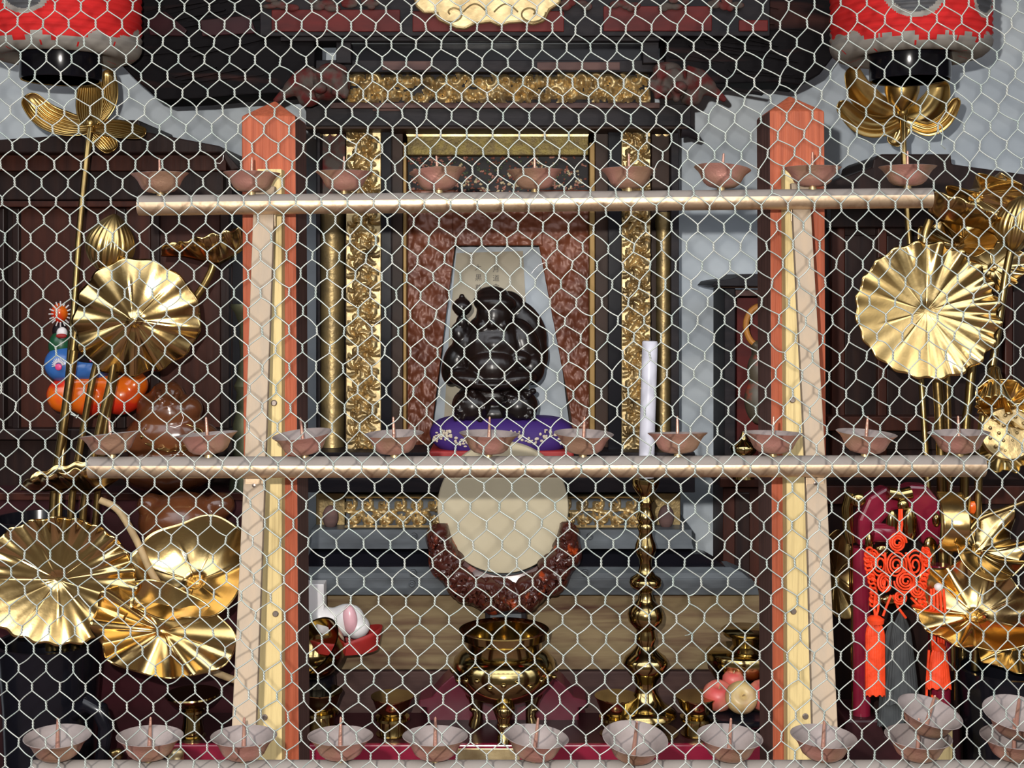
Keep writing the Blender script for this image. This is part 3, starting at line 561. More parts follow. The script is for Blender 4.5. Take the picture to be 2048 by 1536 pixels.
# ---------------------------------------------------------------- candle cups
RC = 0.0272
def cup_proto(bowl_only=False):
    t = thing('candle_cup', None, 'candle cup', (0, 0, 0))
    prof = [(0.0, 0.0), (.30, .01), (.50, .06), (.64, .17), (.715, .31), (.775, .44), (.865, .56), (1.0, .675), (1.012, .69), (.99, .70),
            (.85, .60), (.755, .48), (.69, .33), (.61, .20), (.47, .11), (.25, .07), (0.0, .06)]
    prof = [(r*RC, z*RC) for r, z in prof]
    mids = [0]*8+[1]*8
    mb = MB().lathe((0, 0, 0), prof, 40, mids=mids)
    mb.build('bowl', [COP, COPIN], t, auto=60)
    mb = MB().lathe((0, 0, 0), [(.0022, .0015), (.0019, .010), (.0014, .025), (.0010, .0335), (.0, .0345)], 12)
    mb.build('spike', COP, t)
    return t
cup0 = cup_proto()
first = [True]
def place_cup(px, py, row, lab, tx=0, ty=0, z=0, rot=0, sc=1.0, dy=0, group=None, peg=True, dx=0):
    Y = RY[row]
    rl = {1: r1, 2: r2, 3: r3}[row]
    p = W(px, py, Y)
    f = (p.x-rl[0].x)/(rl[1].x-rl[0].x)
    zt = rl[0].z+(rl[1].z-rl[0].z)*f+PR
    if first[0]: o = cup0; first[0] = False
    else: o = copy_tree(cup0)
    o.location = (p.x+dx, Y+dy, zt+.0020+z)
    o.rotation_euler = (math.radians(tx), math.radians(ty), rot)
    o.scale = (sc, sc, sc)
    o['label'] = lab; o['group'] = group
    if peg:
        mb = MB().lathe((p.x, Y, zt-.003), [(.0042, 0), (.0036, .0052)], 12)
        mb.build('peg', CARVEB, rack)
    return o
ORD = ['leftmost', 'second from left', 'third from left', 'fourth from left', 'fifth from left', 'sixth from left', 'seventh from left', 'eighth from left', 'ninth from left', 'tenth from left']
top_x = [321, 503, 688, 878, 1070, 1258, 1442, 1625, 1815]
top_l = ['before the dark left cabinet', 'before the left vermilion post', 'before the left carved gold strip', 'before the flowered band', 'before the flowered band',
         'before the right carved gold strip', 'tilted before the bare wall', 'before the right vermilion post', 'before the right cabinet roof']
top_t = [(0, -2), (1, 0), (0, 0), (7, 0), (1, 0), (-1, 0), (5, 6), (0, 0), (0, 0)]
for i, x in enumerate(top_x):
    place_cup(x, 396, 1, 'copper cup on the top rail, %s, %s' % (ORD[i], top_l[i]), *top_t[i], rot=i*1.3, group='candle cups on the top rail')
mid_x = [224, 417, 609, 789, 977, 1166, 1356, 1546, 1730, 1919]
mid_l = ['tilted up to the right', 'before the brown statue', 'before the left post', 'before the russet brocade', 'before the purple cushion', 'right of the purple cushion',
         'just right of the white candle', 'before the right post', 'tilted, right of the right post', 'at the rail end']
mid_t = [(-2, -6), (-3, 0), (-5, 0), (1, 2), (0, 0), (2, 3), (-3, 1), (3, 2), (3, -4), (3, 2)]
for i, x in enumerate(mid_x):
    place_cup(x, 935, 2, 'copper cup on the middle rail, %s, %s' % (ORD[i], mid_l[i]), mid_t[i][0]-2, mid_t[i][1], rot=i*1.1, group='candle cups on the middle rail')
bot_x = [115, 298, 487, 680, 870, 1068, 1266, 1457, 1645]
bot_l = ['before the black vase', 'before the tall brass cup foot', 'before the left leg of the rack', 'before a brass stem cup', 'below the red plinth', 'below the brass censer',
         'tilted down to the right', 'below the apples', 'before the right leg of the rack']
bot_t = [(2, 1), (1, 2), (1, 0), (2, 0), (1, -1), (-6, 0), (4, 12), (3, 3), (3, 0)]
for i, x in enumerate(bot_x):
    place_cup(x, 1544, 3, 'copper cup on the bottom rail, %s, %s' % (ORD[i], bot_l[i]), *bot_t[i], rot=i*.9, group='candle cups on the bottom rail', sc=1.02)
place_cup(1835, 1544, 3, 'lower copper cup of the leaning pair near the orange tassels', 3, 1, group='candle cups on the bottom rail', sc=1.02)
place_cup(1840, 1544, 3, 'upper copper cup tilted on another below the orange tassels', 12, 12, z=.0230, dx=.004, dy=.001, group='candle cups on the bottom rail', peg=False, sc=1.0)
place_cup(2028, 1544, 3, 'lower copper cup of the stacked pair at the right picture edge', 3, -1, group='candle cups on the bottom rail', sc=1.02)
place_cup(2030, 1544, 3, 'upper copper cup of the stacked pair at the right picture edge', 14, 1, z=.0215, dy=.0, group='candle cups on the bottom rail', peg=False, sc=1.04)
# ---------------------------------------------------------------- relief carving
def scrolls(motifs):
    """height field made of curling leaves: motifs = (cx, cy, radius, turn, lobes)"""
    def h(x, y):
        best = 0.0
        for cx, cy, r, turn, k in motifs:
            dx = x-cx; dy = y-cy
            d = math.sqrt(dx*dx+dy*dy)/r
            if d >= 1: continue
            a = math.atan2(dy, dx)
            v = (1-d*d)**.5*(.62+.38*math.cos(k*a+turn*math.log(d+.12)*3.2))
            if v > best: best = v
        return best
    return h
def relief(x0, y0, x1, y1, Y, hf, depth, step, name, mat, parent, label=None, back=.006, thr=None):
    nx = int((x1-x0)/step); ny = int((y1-y0)/step)
    mb = MB()
    def f(u, v):
        x = x0+(x1-x0)*u; y = y0+(y1-y0)*v
        p = W(x, y, Y)
        edge = min(1, min(u, 1-u)*nx/2, min(v, 1-v)*ny/2)
        p.y -= depth*(hf(x, y)+.10*noise.noise(Vector((x*.15, y*.15, 3))))*edge
        return p
    if thr is None:
        mb.grid(nx, ny, f)
        a = W(x0, y0, Y); b = W(x1, y1, Y)
        mb.box((a.x, Y+.0005, a.z), (b.x, Y+back, b.z))
    else:      # openwork: only the raised leaves, over whatever ground lies behind
        Hh = [[hf(x0+(x1-x0)*i/nx, y0+(y1-y0)*j/ny) for i in range(nx+1)] for j in range(ny+1)]
        for j in range(ny+1):
            for i in range(nx+1):
                p = W(x0+(x1-x0)*i/nx, y0+(y1-y0)*j/ny, Y); p.y -= depth*(Hh[j][i]-thr*.5); mb.v.append(p)
        for j in range(ny):
            for i in range(nx):
                if max(Hh[j][i], Hh[j][i+1], Hh[j+1][i], Hh[j+1][i+1]) > thr:
                    mb.face([j*(nx+1)+i, j*(nx+1)+i+1, (j+1)*(nx+1)+i+1, (j+1)*(nx+1)+i])
    return mb.build(name, mat, parent, label=label, auto=50)

# ---------------------------------------------------------------- central shrine
SY = 1.80
sh = thing('altar_shrine', 'large black and gold altar shrine with a charred roof in the middle', 'shrine', (0, 1.86, W(0, 1185, 1.72).z))
# roof: a mass of layered boards whose ends sweep up
pts = [(232, -60), (236, 60), (244, 132), (270, 158), (300, 184), (318, 200), (400, 197), (480, 190), (560, 186), (628, 182), (630, 76), (1330, 76), (1332, 168), (1380, 168), (1560, 164), (1600, 170), (1640, 148), (1668, 112), (1672, 60), (1676, -60)]
mb = MB().prism(pts, 1.70, .07); mb.build('roof_slab', ROOF, sh, smooth=False, bevel=.002)
mb = MB()
rs = random.Random(3)
for i in range(46):      # split, curling layers of the roof front
    y = rs.uniform(-10, 190); left = i % 2 == 0
    x0 = rs.uniform(262, 460) if left else rs.uniform(1330, 1480)
    L_ = rs.uniform(70, 200); th = rs.uniform(3, 8)
    sl = (-.16 if left else .16)*rs.uniform(.3, 1.4)
    x1 = min(x0+L_, 640 if left else 1640)
    if y > 140 and (x0 < 330 or x1 > 1590): continue
    if y > 168: continue
    y1 = y+sl*(x1-x0)
    mb.prism([(x0, y), (x1, y1), (x1-3, y1+th*.5), (x0+6, y+th)], 1.70-rs.uniform(.001, .005), .008)
tag(mb.build('bark_layers', ROOF, sh, smooth=False), kind='stuff')
mb = MB()
for q in ((60, 262, 90, 18),):
    pass
# lacquered frieze across the roof front
def slab(x0, y0, x1, y1, Y, dep, name, mat, par=None, bev=.001, label=None):
    return MB().pbox(x0, y0, x1, y1, Y, dep).build(name, mat, par or sh, smooth=False, bevel=bev, label=label)
fr = slab(520, -30, 1540, 72, 1.682, .03, 'frieze_board', BLACKW)
for a_ in ((543, 19, 800, 63), (825, 22, 1128, 63), (1207, 12, 1424, 62), (1478, 40, 1536, 62)):
    slab(*a_, 1.679, .004, 'red_panel', REDP, fr)
rsn = random.Random(11)
for x0 in (560, 640, 720, 1150, 1250, 1350, 1450):    # dark carved clouds above the panels
    mb = MB()
    for k in range(6):
        mb.pell(x0+rsn.uniform(-25, 25), 8+rsn.uniform(-8, 8), 1.676, rsn.uniform(8, 18), rsn.uniform(5, 9), 5)
    mb.build('dark_carving', LION, fr, remesh=0)
for a_, b_ in (((290, 34, 372, 66)), ((415, 40, 500, 70))) if False else ():
    pass
for q in (((292, 40), (330, 22), (374, 60), (366, 72), (300, 70)), ((400, 40), (500, 30), (512, 66), (404, 72))):
    MB().prism(list(q), 1.694, .006).build('maroon_board', MAROON, sh, smooth=False, bevel=.001)
# gilt crest with curling clouds
def crest():
    out = []
    top = [(826, -12), (1122, -12)]
    edge = [(1122, 6), (1100, 20), (1090, 42), (1066, 50), (1048, 44), (1018, 46), (1000, 52), (980, 44), (950, 48), (930, 58), (912, 56), (890, 46), (876, 40), (866, 26), (846, 26), (830, 12)]
    P = top+edge
    mb = MB().prism(P, 1.668, .01)
    c = mb.build('gilt_crest', CARVEB, sh, smooth=False, bevel=.003, label='bright gilt crest of swirling clouds')
    for s_, cx in ((1, 905), (-1, 1062)):
        mb = MB(); p = []
        for i in range(34):
            a = i/33*2.2*PI
            r = 5+22*(i/33)
            p.append(W(cx+s_*r*math.cos(a+2.6)*1.1, 26+r*math.sin(a+2.6)*.8, 1.6675))
        mb.tube(p, .0011, 8); mb.build('scroll_line', CARVED, c)
    for cx in (950, 1012):
        mb = MB(); p = [W(cx-24+48*i/16, 24-16*math.sin(PI*i/16), 1.6675) for i in range(17)]
        mb.tube(p, .0010, 8); mb.build('scroll_line', CARVED, c)
crest()
slab(560, 70, 1320, 82, 1.69, .05, 'cornice', BLACKW)
slab(672, 84, 702, 126, 1.70, .05, 'bracket_block', BLACKW)
slab(702, 84, 1292, 122, 1.72, .05, 'lintel', BLACKL)
slab(702, 82, 1284, 88, 1.705, .02, 'lintel_rim', GREYL)
slab(1286, 84, 1318, 126, 1.70, .05, 'bracket_block', BLACKW)
slab(625, 120, 1332, 144, 1.715, .08, 'upper_beam', BLACKW)
slab(764, 122, 862, 140, 1.713, .004, 'faded_strip', PINKW); slab(1074, 124, 1240, 140, 1.713, .004, 'faded_strip', PINKW)
# dragon and cloud band
rr = random.Random(21)
mot = []
x = 700
while x < 1300:
    mot.append((x, rr.choice((160, 163)), rr.uniform(14, 22), rr.choice((-1, 1)), rr.choice((1, 1, 2)))); x += rr.uniform(20, 30)
x = 704
while x < 1300:
    mot.append((x, rr.uniform(184, 196), rr.uniform(15, 24), rr.choice((-1.4, 1.4)), rr.choice((1, 2, 3)))); x += rr.uniform(18, 28)
hs = scrolls(mot)
def hband(x, y):
    # a long scaly body winds through the clouds
    c = 176+14*math.sin(x*.021); d = abs(y-c)/9
    b = max(0, 1-d*d)**.5*(.75+.2*math.cos(x*1.1)) if d < 1 else 0
    return max(hs(x, y), b)
relief(690, 145, 1300, 206, 1.733, hband, .011, 2.2, 'carved_band', CARVE, sh, 'gilded openwork band of a dragon among clouds', thr=.34)
slab(690, 145, 1300, 206, 1.738, .03, 'band_backboard', BLACKW)
def lion(cx, cy, s_):
    mb = MB()
    q = random.Random(int(cx))
    mb.pell(cx, cy, 1.71, 42, 34, 40)
    mb.pell(cx-6*s_, cy-28, 1.71, 30, 14, 30)
    for k in range(26):
        a = q.uniform(0, 2*PI); r = q.uniform(.3, 1)
        mb.pell(cx+40*r*math.cos(a), cy+36*r*math.sin(a), 1.685, q.uniform(5, 11), q.uniform(5, 10), 9)
    mb.pell(cx+s_*20, cy+8, 1.675, 15, 12, 16)
    mb.tube([W(cx+s_*30, cy-4, 1.70), W(cx+s_*60, cy-2, 1.70), W(cx+s_*86, cy+14, 1.70)], [.022, .017, .009], 12)
    mb.tube([W(cx+s_*30, cy+20, 1.70), W(cx+s_*50, cy+30, 1.70), W(cx+s_*62, cy+36, 1.70)], [.014, .013, .006], 12)
    mb.tube([W(cx+s_*70, cy+8, 1.70), W(cx+s_*92, cy+20, 1.70), W(cx+s_*112, cy+36, 1.70)], [.010, .007, .0035], 12)
    mb.build('lion_head_nosing', LION, sh, remesh=.0022)
lion(660, 168, -1); lion(1340, 166, 1)
slab(660, 205, 1320, 216, 1.735, .04, 'band_sill', PINKW)
slab(612, 208, 1382, 252, 1.745, .07, 'tie_beam', BLACKW)
slab(745, 214, 800, 222, 1.743, .004, 'faded_strip', PINKW)
slab(608, 250, 1376, 258, 1.75, .06, 'tie_beam_rim', BROWNR)
mb = MB().tube([W(1362, 262, 1.76), W(1380, 264, 1.76), W(1398, 278, 1.76)], [.010, .008, .003], 12); mb.build('beam_nosing', BLACKW, sh)
# side bays
for s_, xs in ((0, (632, 692, 762, 783, 806, 813)), (1, (1358, 1301, 1243, 1216, 1190, 1179))):
    a, b, c, d, e_, f_ = xs
    lo, hi = min(a, b), max(a, b)
    slab(lo, 256, hi, 960, 1.845, .09, 'side_recess', BROWNR)
    slab(*( (632, 256, 640, 960) if not s_ else (1342, 256, 1358, 960)), 1.80, .13, 'outer_stile', BLACKW)
    cx = 664 if not s_ else 1327
    mb = MB(); w0 = W(cx, 960, 1.82); w1 = W(cx, 390 if not s_ else 425, 1.82)
    hh = w1.z-w0.z; R_ = S(25 if not s_ else 15, 1.82)
    mb.lathe(w0, [(R_*1.3, 0), (R_*1.3, hh*.06), (R_*1.05, hh*.08), (R_, hh*.1), (R_, hh*.93), (R_*1.15, hh*.95), (R_*1.15, hh)], 40)
    mb.build('gilt_column', CARVED if s_ == 0 else CARVED, sh, label='rounded column of tarnished gold leaf')
    slab(lo+2, 262, hi-2, 388, 1.825, .02, 'capital_block', LION if not s_ else BROWNR)
    for k in (0, 1):
        x = (652, 668)[k] if not s_ else (1316, 1332)[k]
        mb = MB().lathe(W(x, 266, 1.822), [(S(7, 1.8), -.003), (S(7, 1.8), .002), (0, .003)], 20, Matrix.Rotation(PI/2, 3, 'X')); mb.build('gilt_stud', CARVE, sh)
    # carved acanthus strip
    x0, x1 = (692, 762) if not s_ else (1243, 1301)
    q = random.Random(5+s_)
    mot = []
    y = 274; k = 0
    while y < 910:
        cx = (x0+x1)/2+(12 if k % 2 else -12)
        mot.append((cx, y, 30, 1.3 if k % 2 else -1.3, 5))
        mot.append((cx-(26 if k % 2 else -26), y+8, 19, -1, 4))
        mot.append(((x0+x1)/2+q.uniform(-18, 18), y+22, 12, 2, 3))
        y += 33; k += 1
    h0 = scrolls(mot)
    plate = slab(x0, 258, x1, 912, 1.796, .006, 'carved_strip', CARVEB, label='bright gold strip carved with acanthus leaves')
    # raised leaves of darker gold standing on the bright ground
    nx = int((x1-x0)/1.9); ny = int(650/1.9)
    mb = MB(); ids = {}
    G = [[h0(x0+1+(x1-x0-2)*i/nx, 260+650*j/ny) for i in range(nx+1)] for j in range(ny+1)]
    for j in range(ny+1):
        for i in range(nx+1):
            p = W(x0+1+(x1-x0-2)*i/nx, 260+650*j/ny, 1.797); p.y -= .011*G[j][i]; ids[(i, j)] = len(mb.v); mb.v.append(p)
    for j in range(ny):
        for i in range(nx):
            if max(G[j][i], G[j][i+1], G[j+1][i], G[j+1][i+1]) > .40:
                mb.face([ids[(i, j)], ids[(i+1, j)], ids[(i+1, j+1)], ids[(i, j+1)]])
    mb.build('acanthus_leaves', CARVE, plate, auto=60)
    lo, hi = min(c, d), max(c, d)
    slab(lo, 256, hi, 960, 1.79, .12, 'black_stile', BLACKL)
    lo, hi = min(d, e_), max(d, e_)
    slab(lo, 256, hi, 960, 1.812, .1, 'brown_jamb', BROWNR)
    lo, hi = min(e_, f_), max(e_, f_)
    slab(lo, 285, hi, 960, 1.808, .02, 'gold_bead', GOLDLINE)
# gold board over the opening, its top edge a bright bevel
mb = MB()
v = [W(808, 258, 1.8155), W(1181, 258, 1.8155), W(1176, 273, 1.8168), W(814, 273, 1.8168)]
mb.v = v+[p+Vector((0, .02, 0)) for p in v]
for f in ((3,2,1,0),(4,5,6,7),(0,1,5,4),(1,2,6,5),(2,3,7,6),(3,0,4,7)): mb.face(f)
mb.build('gold_bevel', CARVEB, sh, smooth=False, label='bright gold bevel above the opening')
slab(814, 272, 1177, 310, 1.817, .02, 'gold_header', OLIVEG, label='olive tinted aged gold header board')
# back of the niche
slab(806, 256, 1185, 960, 1.93, .015, 'niche_back', BROWNR)
# flowered brocade band
bd = slab(815, 308, 1177, 428, 1.852, .006, 'flowered_band', BLKP, label='dark brocade band woven with pink and cream flowers')
q = random.Random(8)
FL = [mk('woven_pink', (0.42, 0.20, 0.15), .7), mk('woven_cream', (0.55, 0.44, 0.27), .7), mk('woven_rust', (0.22, 0.07, 0.045), .7), mk('woven_green', (0.07, 0.09, 0.05), .7)]
for mi in range(4):
    mb = MB()
    for k in range((110, 90, 150, 100)[mi]):
        x = q.uniform(820, 1172); y = q.uniform(312, 424)
        if mi < 2 and (abs(x-995) < 60 and y < 345): continue
        for l in range(4 if mi < 2 else 2):
            mb.pell(x+q.uniform(-4, 4), y+q.uniform(-4, 4), 1.852, q.uniform(1.6, 3.2), q.uniform(1.4, 2.8), 2)
        if False: break
    o = mb.build('woven_flowers', FL[mi], bd); tag(o, kind='stuff')
# russet brocade curtain parted around the niche
def cloth(poly_l, poly_r, y0, y1, name, nu=16, nv=60, Y=1.84):
    """cloth between a left and a right edge given as (x, y) polylines"""
    def xe(poly, y):
        for (xa, ya), (xb, yb) in zip(poly, poly[1:]):
            if ya <= y <= yb: return xa+(xb-xa)*(y-ya)/(yb-ya)
        return poly[-1][0]
    mb = MB()
    def f(u, v):
        y = y0+(y1-y0)*v
        x = xe(poly_l, y)*(1-u)+xe(poly_r, y)*u
        p = W(x, y, Y)
        p.y += .0045*noise.noise(Vector((x*.025, y*.018, 1)))+.003*noise.noise(Vector((x*.07, y*.06, 5)))+.0018*noise.noise(Vector((x*.16, y*.14, 9)))
        return p
    mb.grid(nu, nv, f)
    return mb.build(name, BROCADE, sh, solid=.002, auto=80)
cloth([(815, 380), (815, 960)], [(910, 380), (910, 490), (862, 870), (858, 960)], 380, 960, 'left_drape', 30, 160)
cloth([(1078, 380), (1078, 490), (1143, 835), (1150, 960)], [(1178, 380), (1178, 960)], 380, 960, 'right_drape', 30, 160)
cloth([(905, 380), (905, 496)], [(1085, 380), (1085, 496)], 384, 491, 'valance', 60, 36, 1.8385)
# ledges and plinth
slab(612, 905, 1390, 985, 1.755, .15, 'lower_beam', BLACKW)
mot = []; q = random.Random(31); x = 700
while x < 1290:
    mot.append((x, 1008, 15, 1.2, 1)); mot.append((x+16, 1036, 17, -1.2, 2)); mot.append((x+2, 1042, 12, 1.5, 1)); x += 33
hb = scrolls(mot)
slab(692, 988, 1300, 1058, 1.772, .05, 'band_ground', GREYL)
def hb2(x, y):
    r = 0
    for yc in (993, 1022, 1053):
        d = abs(y-yc-3*math.sin(x*.1 if yc == 1022 else 0))/4
        if d < 1: r = max(r, .6*(1-d*d)**.5)
    return max(r, hb(x, y))
relief(690, 988, 1302, 1057, 1.770, hb2, .010, 2.3, 'lower_carved_band', CARVE, sh, 'gilded band of carved waves and clouds', thr=.42)
for cx in (661, 1332):
    slab(cx-29, 986, cx+29, 1058, 1.80, .06, 'corner_block', CARVED)
    MB().pell(cx, 1034, 1.785, 16, 24, 12).build('faded_boss', PINKW, sh)
def ledge(name, xs, ys, Ys, mat, back=1.772, **k):
    """moulded ledge: front profile as rows (y, Y) with half spans"""
    mb = MB()
    n = len(ys)
    for (x0, x1), y, Y in zip(xs, ys, Ys):
        mb.v += [W(x0, y, Y), W(x1, y, Y), W(x1, y, Y)+Vector((0, back-Y, 0)), W(x0, y, Y)+Vector((0, back-Y, 0))]
    for j in range(n-1):
        for i in range(4):
            i2 = (i+1) % 4
            mb.face([j*4+i2, j*4+i, j*4+4+i, j*4+4+i2])
    mb.face([3, 2, 1, 0][::-1]); mb.face([(n-1)*4+i for i in range(4)][::-1])
    return mb.build(name, mat, sh, smooth=False, bevel=.0008, **k)
l1 = ledge('upper_ledge', [(622, 1384), (622, 1384), (618, 1388)], [1059, 1086, 1098], [1.765, 1.755, 1.75], GREYL, back=1.93)
ledge('cove', [(622, 1388), (618, 1412), (612, 1440), (610, 1452)], [1098, 1108, 1126, 1134], [1.765, 1.75, 1.74, 1.735], BLACKL)
l2 = ledge('lower_ledge', [(612, 1462), (610, 1486), (606, 1500)], [1134, 1146, 1158], [1.735, 1.728, 1.724], GREYL)
l3 = ledge('bottom_ledge', [(606, 1504), (606, 1516), (606, 1518)], [1158, 1176, 1190], [1.722, 1.722, 1.724], GREYL)
for l_, x, y, Y in ((l1, 828, 1073, 1.757), (l2, 826, 1146, 1.724), (l2, 1170, 1146, 1.724), (l3, 824, 1168, 1.719), (l1, 1180, 1073, 1.757)):
    MB().lathe(W(x, y, Y), [(.0045, -.004), (.0045, .001), (.003, .002), (.0015, .001), (0, .002)], 20, Matrix.Rotation(PI/2, 3, 'X')).build('nail_cover', GREYL, l_)

# ---------------------------------------------------------------- things in the niche
t = thing('memorial_board', 'pale blue board with a cream inscribed paper behind the dark statue', 'board', W(990, 905, 1.90))
MB().prism([(905, 488), (1080, 488), (1094, 560), (1120, 700), (1146, 905), (858, 905), (884, 700)], 1.897, .008).build('board', PALEB, t, smooth=False, bevel=.001)
pp = MB().prism([(913, 506), (1046, 502), (1056, 700), (1060, 905), (884, 905), (900, 640)], 1.8955, .001).build('paper', PAPER, t, smooth=False)
def writing(txt, x, y, size, ang=0):
    cu = bpy.data.curves.new('inscription', 'FONT'); cu.body = txt; cu.size = size; cu.extrude = .0002; cu.align_x = 'CENTER'; cu.align_y = 'CENTER'
    cu.materials.append(INK)
    tmp = bpy.data.objects.new('tmp', cu); COL.objects.link(tmp); bpy.context.view_layer.update()
    me = bpy.data.meshes.new_from_object(tmp.evaluated_get(bpy.context.evaluated_depsgraph_get()))
    COL.objects.unlink(tmp); bpy.data.objects.remove(tmp)
    o = bpy.data.objects.new('inscription', me); COL.objects.link(o); o.parent = pp
    o.location = W(x, y, 1.8950)-org(t); o.rotation_euler = (PI/2, 0, 0)
for ch, x, y in (('大', 956, 536), ('黒', 957, 556), ('尊', 957, 576), ('月', 992, 539), ('道', 992, 557), ('念', 992, 575)):
    writing(ch, x, y, S(14, 1.9))
CUSH_Y = 1.79
cz = W(0, 905, CUSH_Y)
t = thing('purple_cushion', 'purple embroidered cushion with a red underside under the dark statue', 'cushion', W(1003, 912, CUSH_Y))
mb = MB()
def cf(u, v):
    a = u*2*PI; ph = -PI/2+PI*v
    cx = abs(math.cos(a))**.55*(1 if math.cos(a) > 0 else -1); sy = abs(math.sin(a))**.55*(1 if math.sin(a) > 0 else -1)
    p = W(1003, 870, CUSH_Y)
    return p+Vector((S(143, CUSH_Y)*cx*abs(math.cos(ph))**.4, .045*sy*abs(math.cos(ph))**.4, S(38, CUSH_Y)*math.sin(ph)+S(6, CUSH_Y)*math.cos(a*2)*math.cos(ph)))
mb.grid(64, 20, cf, closeu=True); mb.build('cushion_body', PURP, t, auto=0)
MB().pbox(858, 902, 1148, 920, CUSH_Y-.045, .09).build('red_base', REDC, t, smooth=False, bevel=.003)
mb = MB(); q = random.Random(4)
for k in range(150):
    x = q.choice((q.uniform(866, 960), q.uniform(1010, 1140))); y = 876+9*math.sin(x*.09)+q.gauss(0, 5)
    d = 1-((x-1003)/143)**4
    mb.pell(x, y, CUSH_Y-.0455*abs(d)**.25, q.uniform(1.5, 4), q.uniform(1.5, 3.4), 1.6)
tag(mb.build('embroidery', SILV, t), kind='stuff')
# the dark seated statue with mallet and sack
t = thing('seated_statue', 'black polished statue of a seated laughing figure raising a mallet', 'statue', W(985, 848, 1.80))
Y0 = 1.80
mb = MB()
for px, py, dy, rx, ry, rd, an in ((985, 700, 0, 66, 78, 58, 0), (985, 735, -.020, 52, 44, 44, 0), (988, 690, -.014, 40, 34, 40, 0),
        (988, 632, -.012, 36, 42, 36, 0), (990, 606, -.010, 44, 24, 40, 4), (985, 592, -.004, 34, 20, 34, 0),
        (984, 648, -.032, 10, 10, 10, 0), (966, 652, -.026, 14, 14, 12, 0), (1004, 652, -.026, 14, 14, 12, 0), (984, 672, -.026, 24, 11, 14, 0),
        (958, 640, -.004, 8, 18, 8, 0), (1016, 642, -.004, 8, 18, 8, 0),
        (932, 690, -.006, 28, 34, 30, 20), (918, 668, -.014, 17, 24, 18, -10), (924, 644, -.016, 12, 16, 13, 0),
        (1046, 690, 0, 34, 56, 36, -16), (1062, 735, -.006, 28, 36, 32, 0), (1040, 718, -.022, 22, 16, 20, 10),
        (914, 722, -.002, 28, 40, 30, 14), (900, 740, .004, 18, 30, 24, 0),
        (940, 758, -.024, 44, 20, 40, 8), (1030, 758, -.024, 44, 20, 40, -8), (985, 768, -.028, 60, 14, 40, 0), (985, 790, 0, 70, 30, 50, 0), (985, 825, 0, 66, 30, 50, 0)):
    mb.pell(px, py, Y0+dy, rx, ry, rd, an)
mb.build('body', STAT, t, remesh=.0017)
mb = MB()
for px, py, dy, rx, ry, rd, an in ((1052, 655, .018, 36, 60, 34, -28), (1024, 612, .014, 26, 34, 26, -40), (1072, 700, .016, 24, 46, 30, -10)):
    mb.pell(px, py, Y0+dy, rx, ry, rd, an)
mb.build('sack', STAT, t, remesh=.0022)
mb = MB().pell(924, 614, Y0-.018, 19, 19, 20).pell(924, 594, Y0-.018, 6, 7, 6); mb.lathe(W(924, 614, Y0-.018), [(S(20, 1.78), -.003), (S(20, 1.78), .003)], 30); mb.build('mallet_head', STAT, t, remesh=.0015)
mb = MB().tube([W(924, 628, Y0-.018), W(925, 660, Y0-.018)], .004, 10); mb.build('mallet_handle', STAT, t)
for x, an in ((945, 6), (1035, -6)):
    mb = MB().pell(x, 812, Y0-.016, 42, 38, 46, an)
    q = random.Random(x)
    for k in range(16):
        mb.pell(x+q.uniform(-34, 34), 812+q.uniform(-30, 30), Y0-.040, q.uniform(4, 8), q.uniform(4, 7), 8)
    mb.build('rice_bale', STAT, t, remesh=.0018)

# ---------------------------------------------------------------- mirror stand with its cream disc
MY = 1.72
t = thing('sacred_mirror', 'round cream covered mirror leaning on a carved red brown cloud stand', 'mirror', W(1006, 1470, MY))
R_ = S(131, MY)
mb = MB().lathe(W(1006, 1014, MY), [(R_*.97, -.008), (R_, -.006), (R_, .006), (R_*.985, .008), (0, .0085)], 96, Matrix.Rotation(PI/2, 3, 'X'))
mb.build('disc', DRUM, t, label='plain cream disc')
q = random.Random(77); mot = []
for i in range(84):
    a = math.radians(q.uniform(12, 168)); r = q.uniform(124, 172)+(12 if abs(a-PI/2) < .8 else 0)
    mot.append((1006+r*math.cos(a), 1035+r*math.sin(a)*1.03, q.uniform(13, 22), q.choice((-1.3, 1.3)), q.choice((1, 1, 2))))
hc = scrolls(mot)
mb = MB()
NU, NV = 230, 44
def cres(u, v):
    a = math.radians(8+164*u)
    ri = 122
    ro = 128+62*math.sin(PI*u)**.55+4*math.cos(u*46)
    if u < .03 or u > .97: ro = 132
    r = ri+(ro-ri)*v
    x = 1008+r*math.cos(a)*(1.0 if abs(math.cos(a)) < .8 else 1.0); y = 1030+r*math.sin(a)
    p = W(x, y, MY-.008)
    p.y -= .016*hc(x, y)*min(1, v*14, (1-v)*6)+.004*math.sin(PI*v)
    return p
mb.grid(NU, NV, cres)
n0 = len(mb.v)
mb.build('cloud_crescent', CLOUD, t, solid=.012, auto=70, label='crescent of carved red brown clouds')
mb = MB()
for k in range(26):
    a = math.radians(12+156*k/25); u = (math.degrees(a)-8)/164
    ro = 124+58*math.sin(PI*max(0, min(1, u)))**.55
    mb.pell(1008+ro*math.cos(a), 1030+ro*math.sin(a), MY-.006, 12, 12, 11)
mb.build('cloud_rim', CLOUD, t, remesh=.0022)
mb = MB().pbox(970, 1205, 1053, 1350, MY-.01, .03); mb.build('pedestal', BLACKW, t, smooth=False, bevel=.002, label='black pedestal block with a carved leaf')
mb = MB().pbox(980, 1228, 1043, 1262, MY-.012, .003); mb.build('pedestal_panel', GREYL, t, smooth=False, bevel=.001)
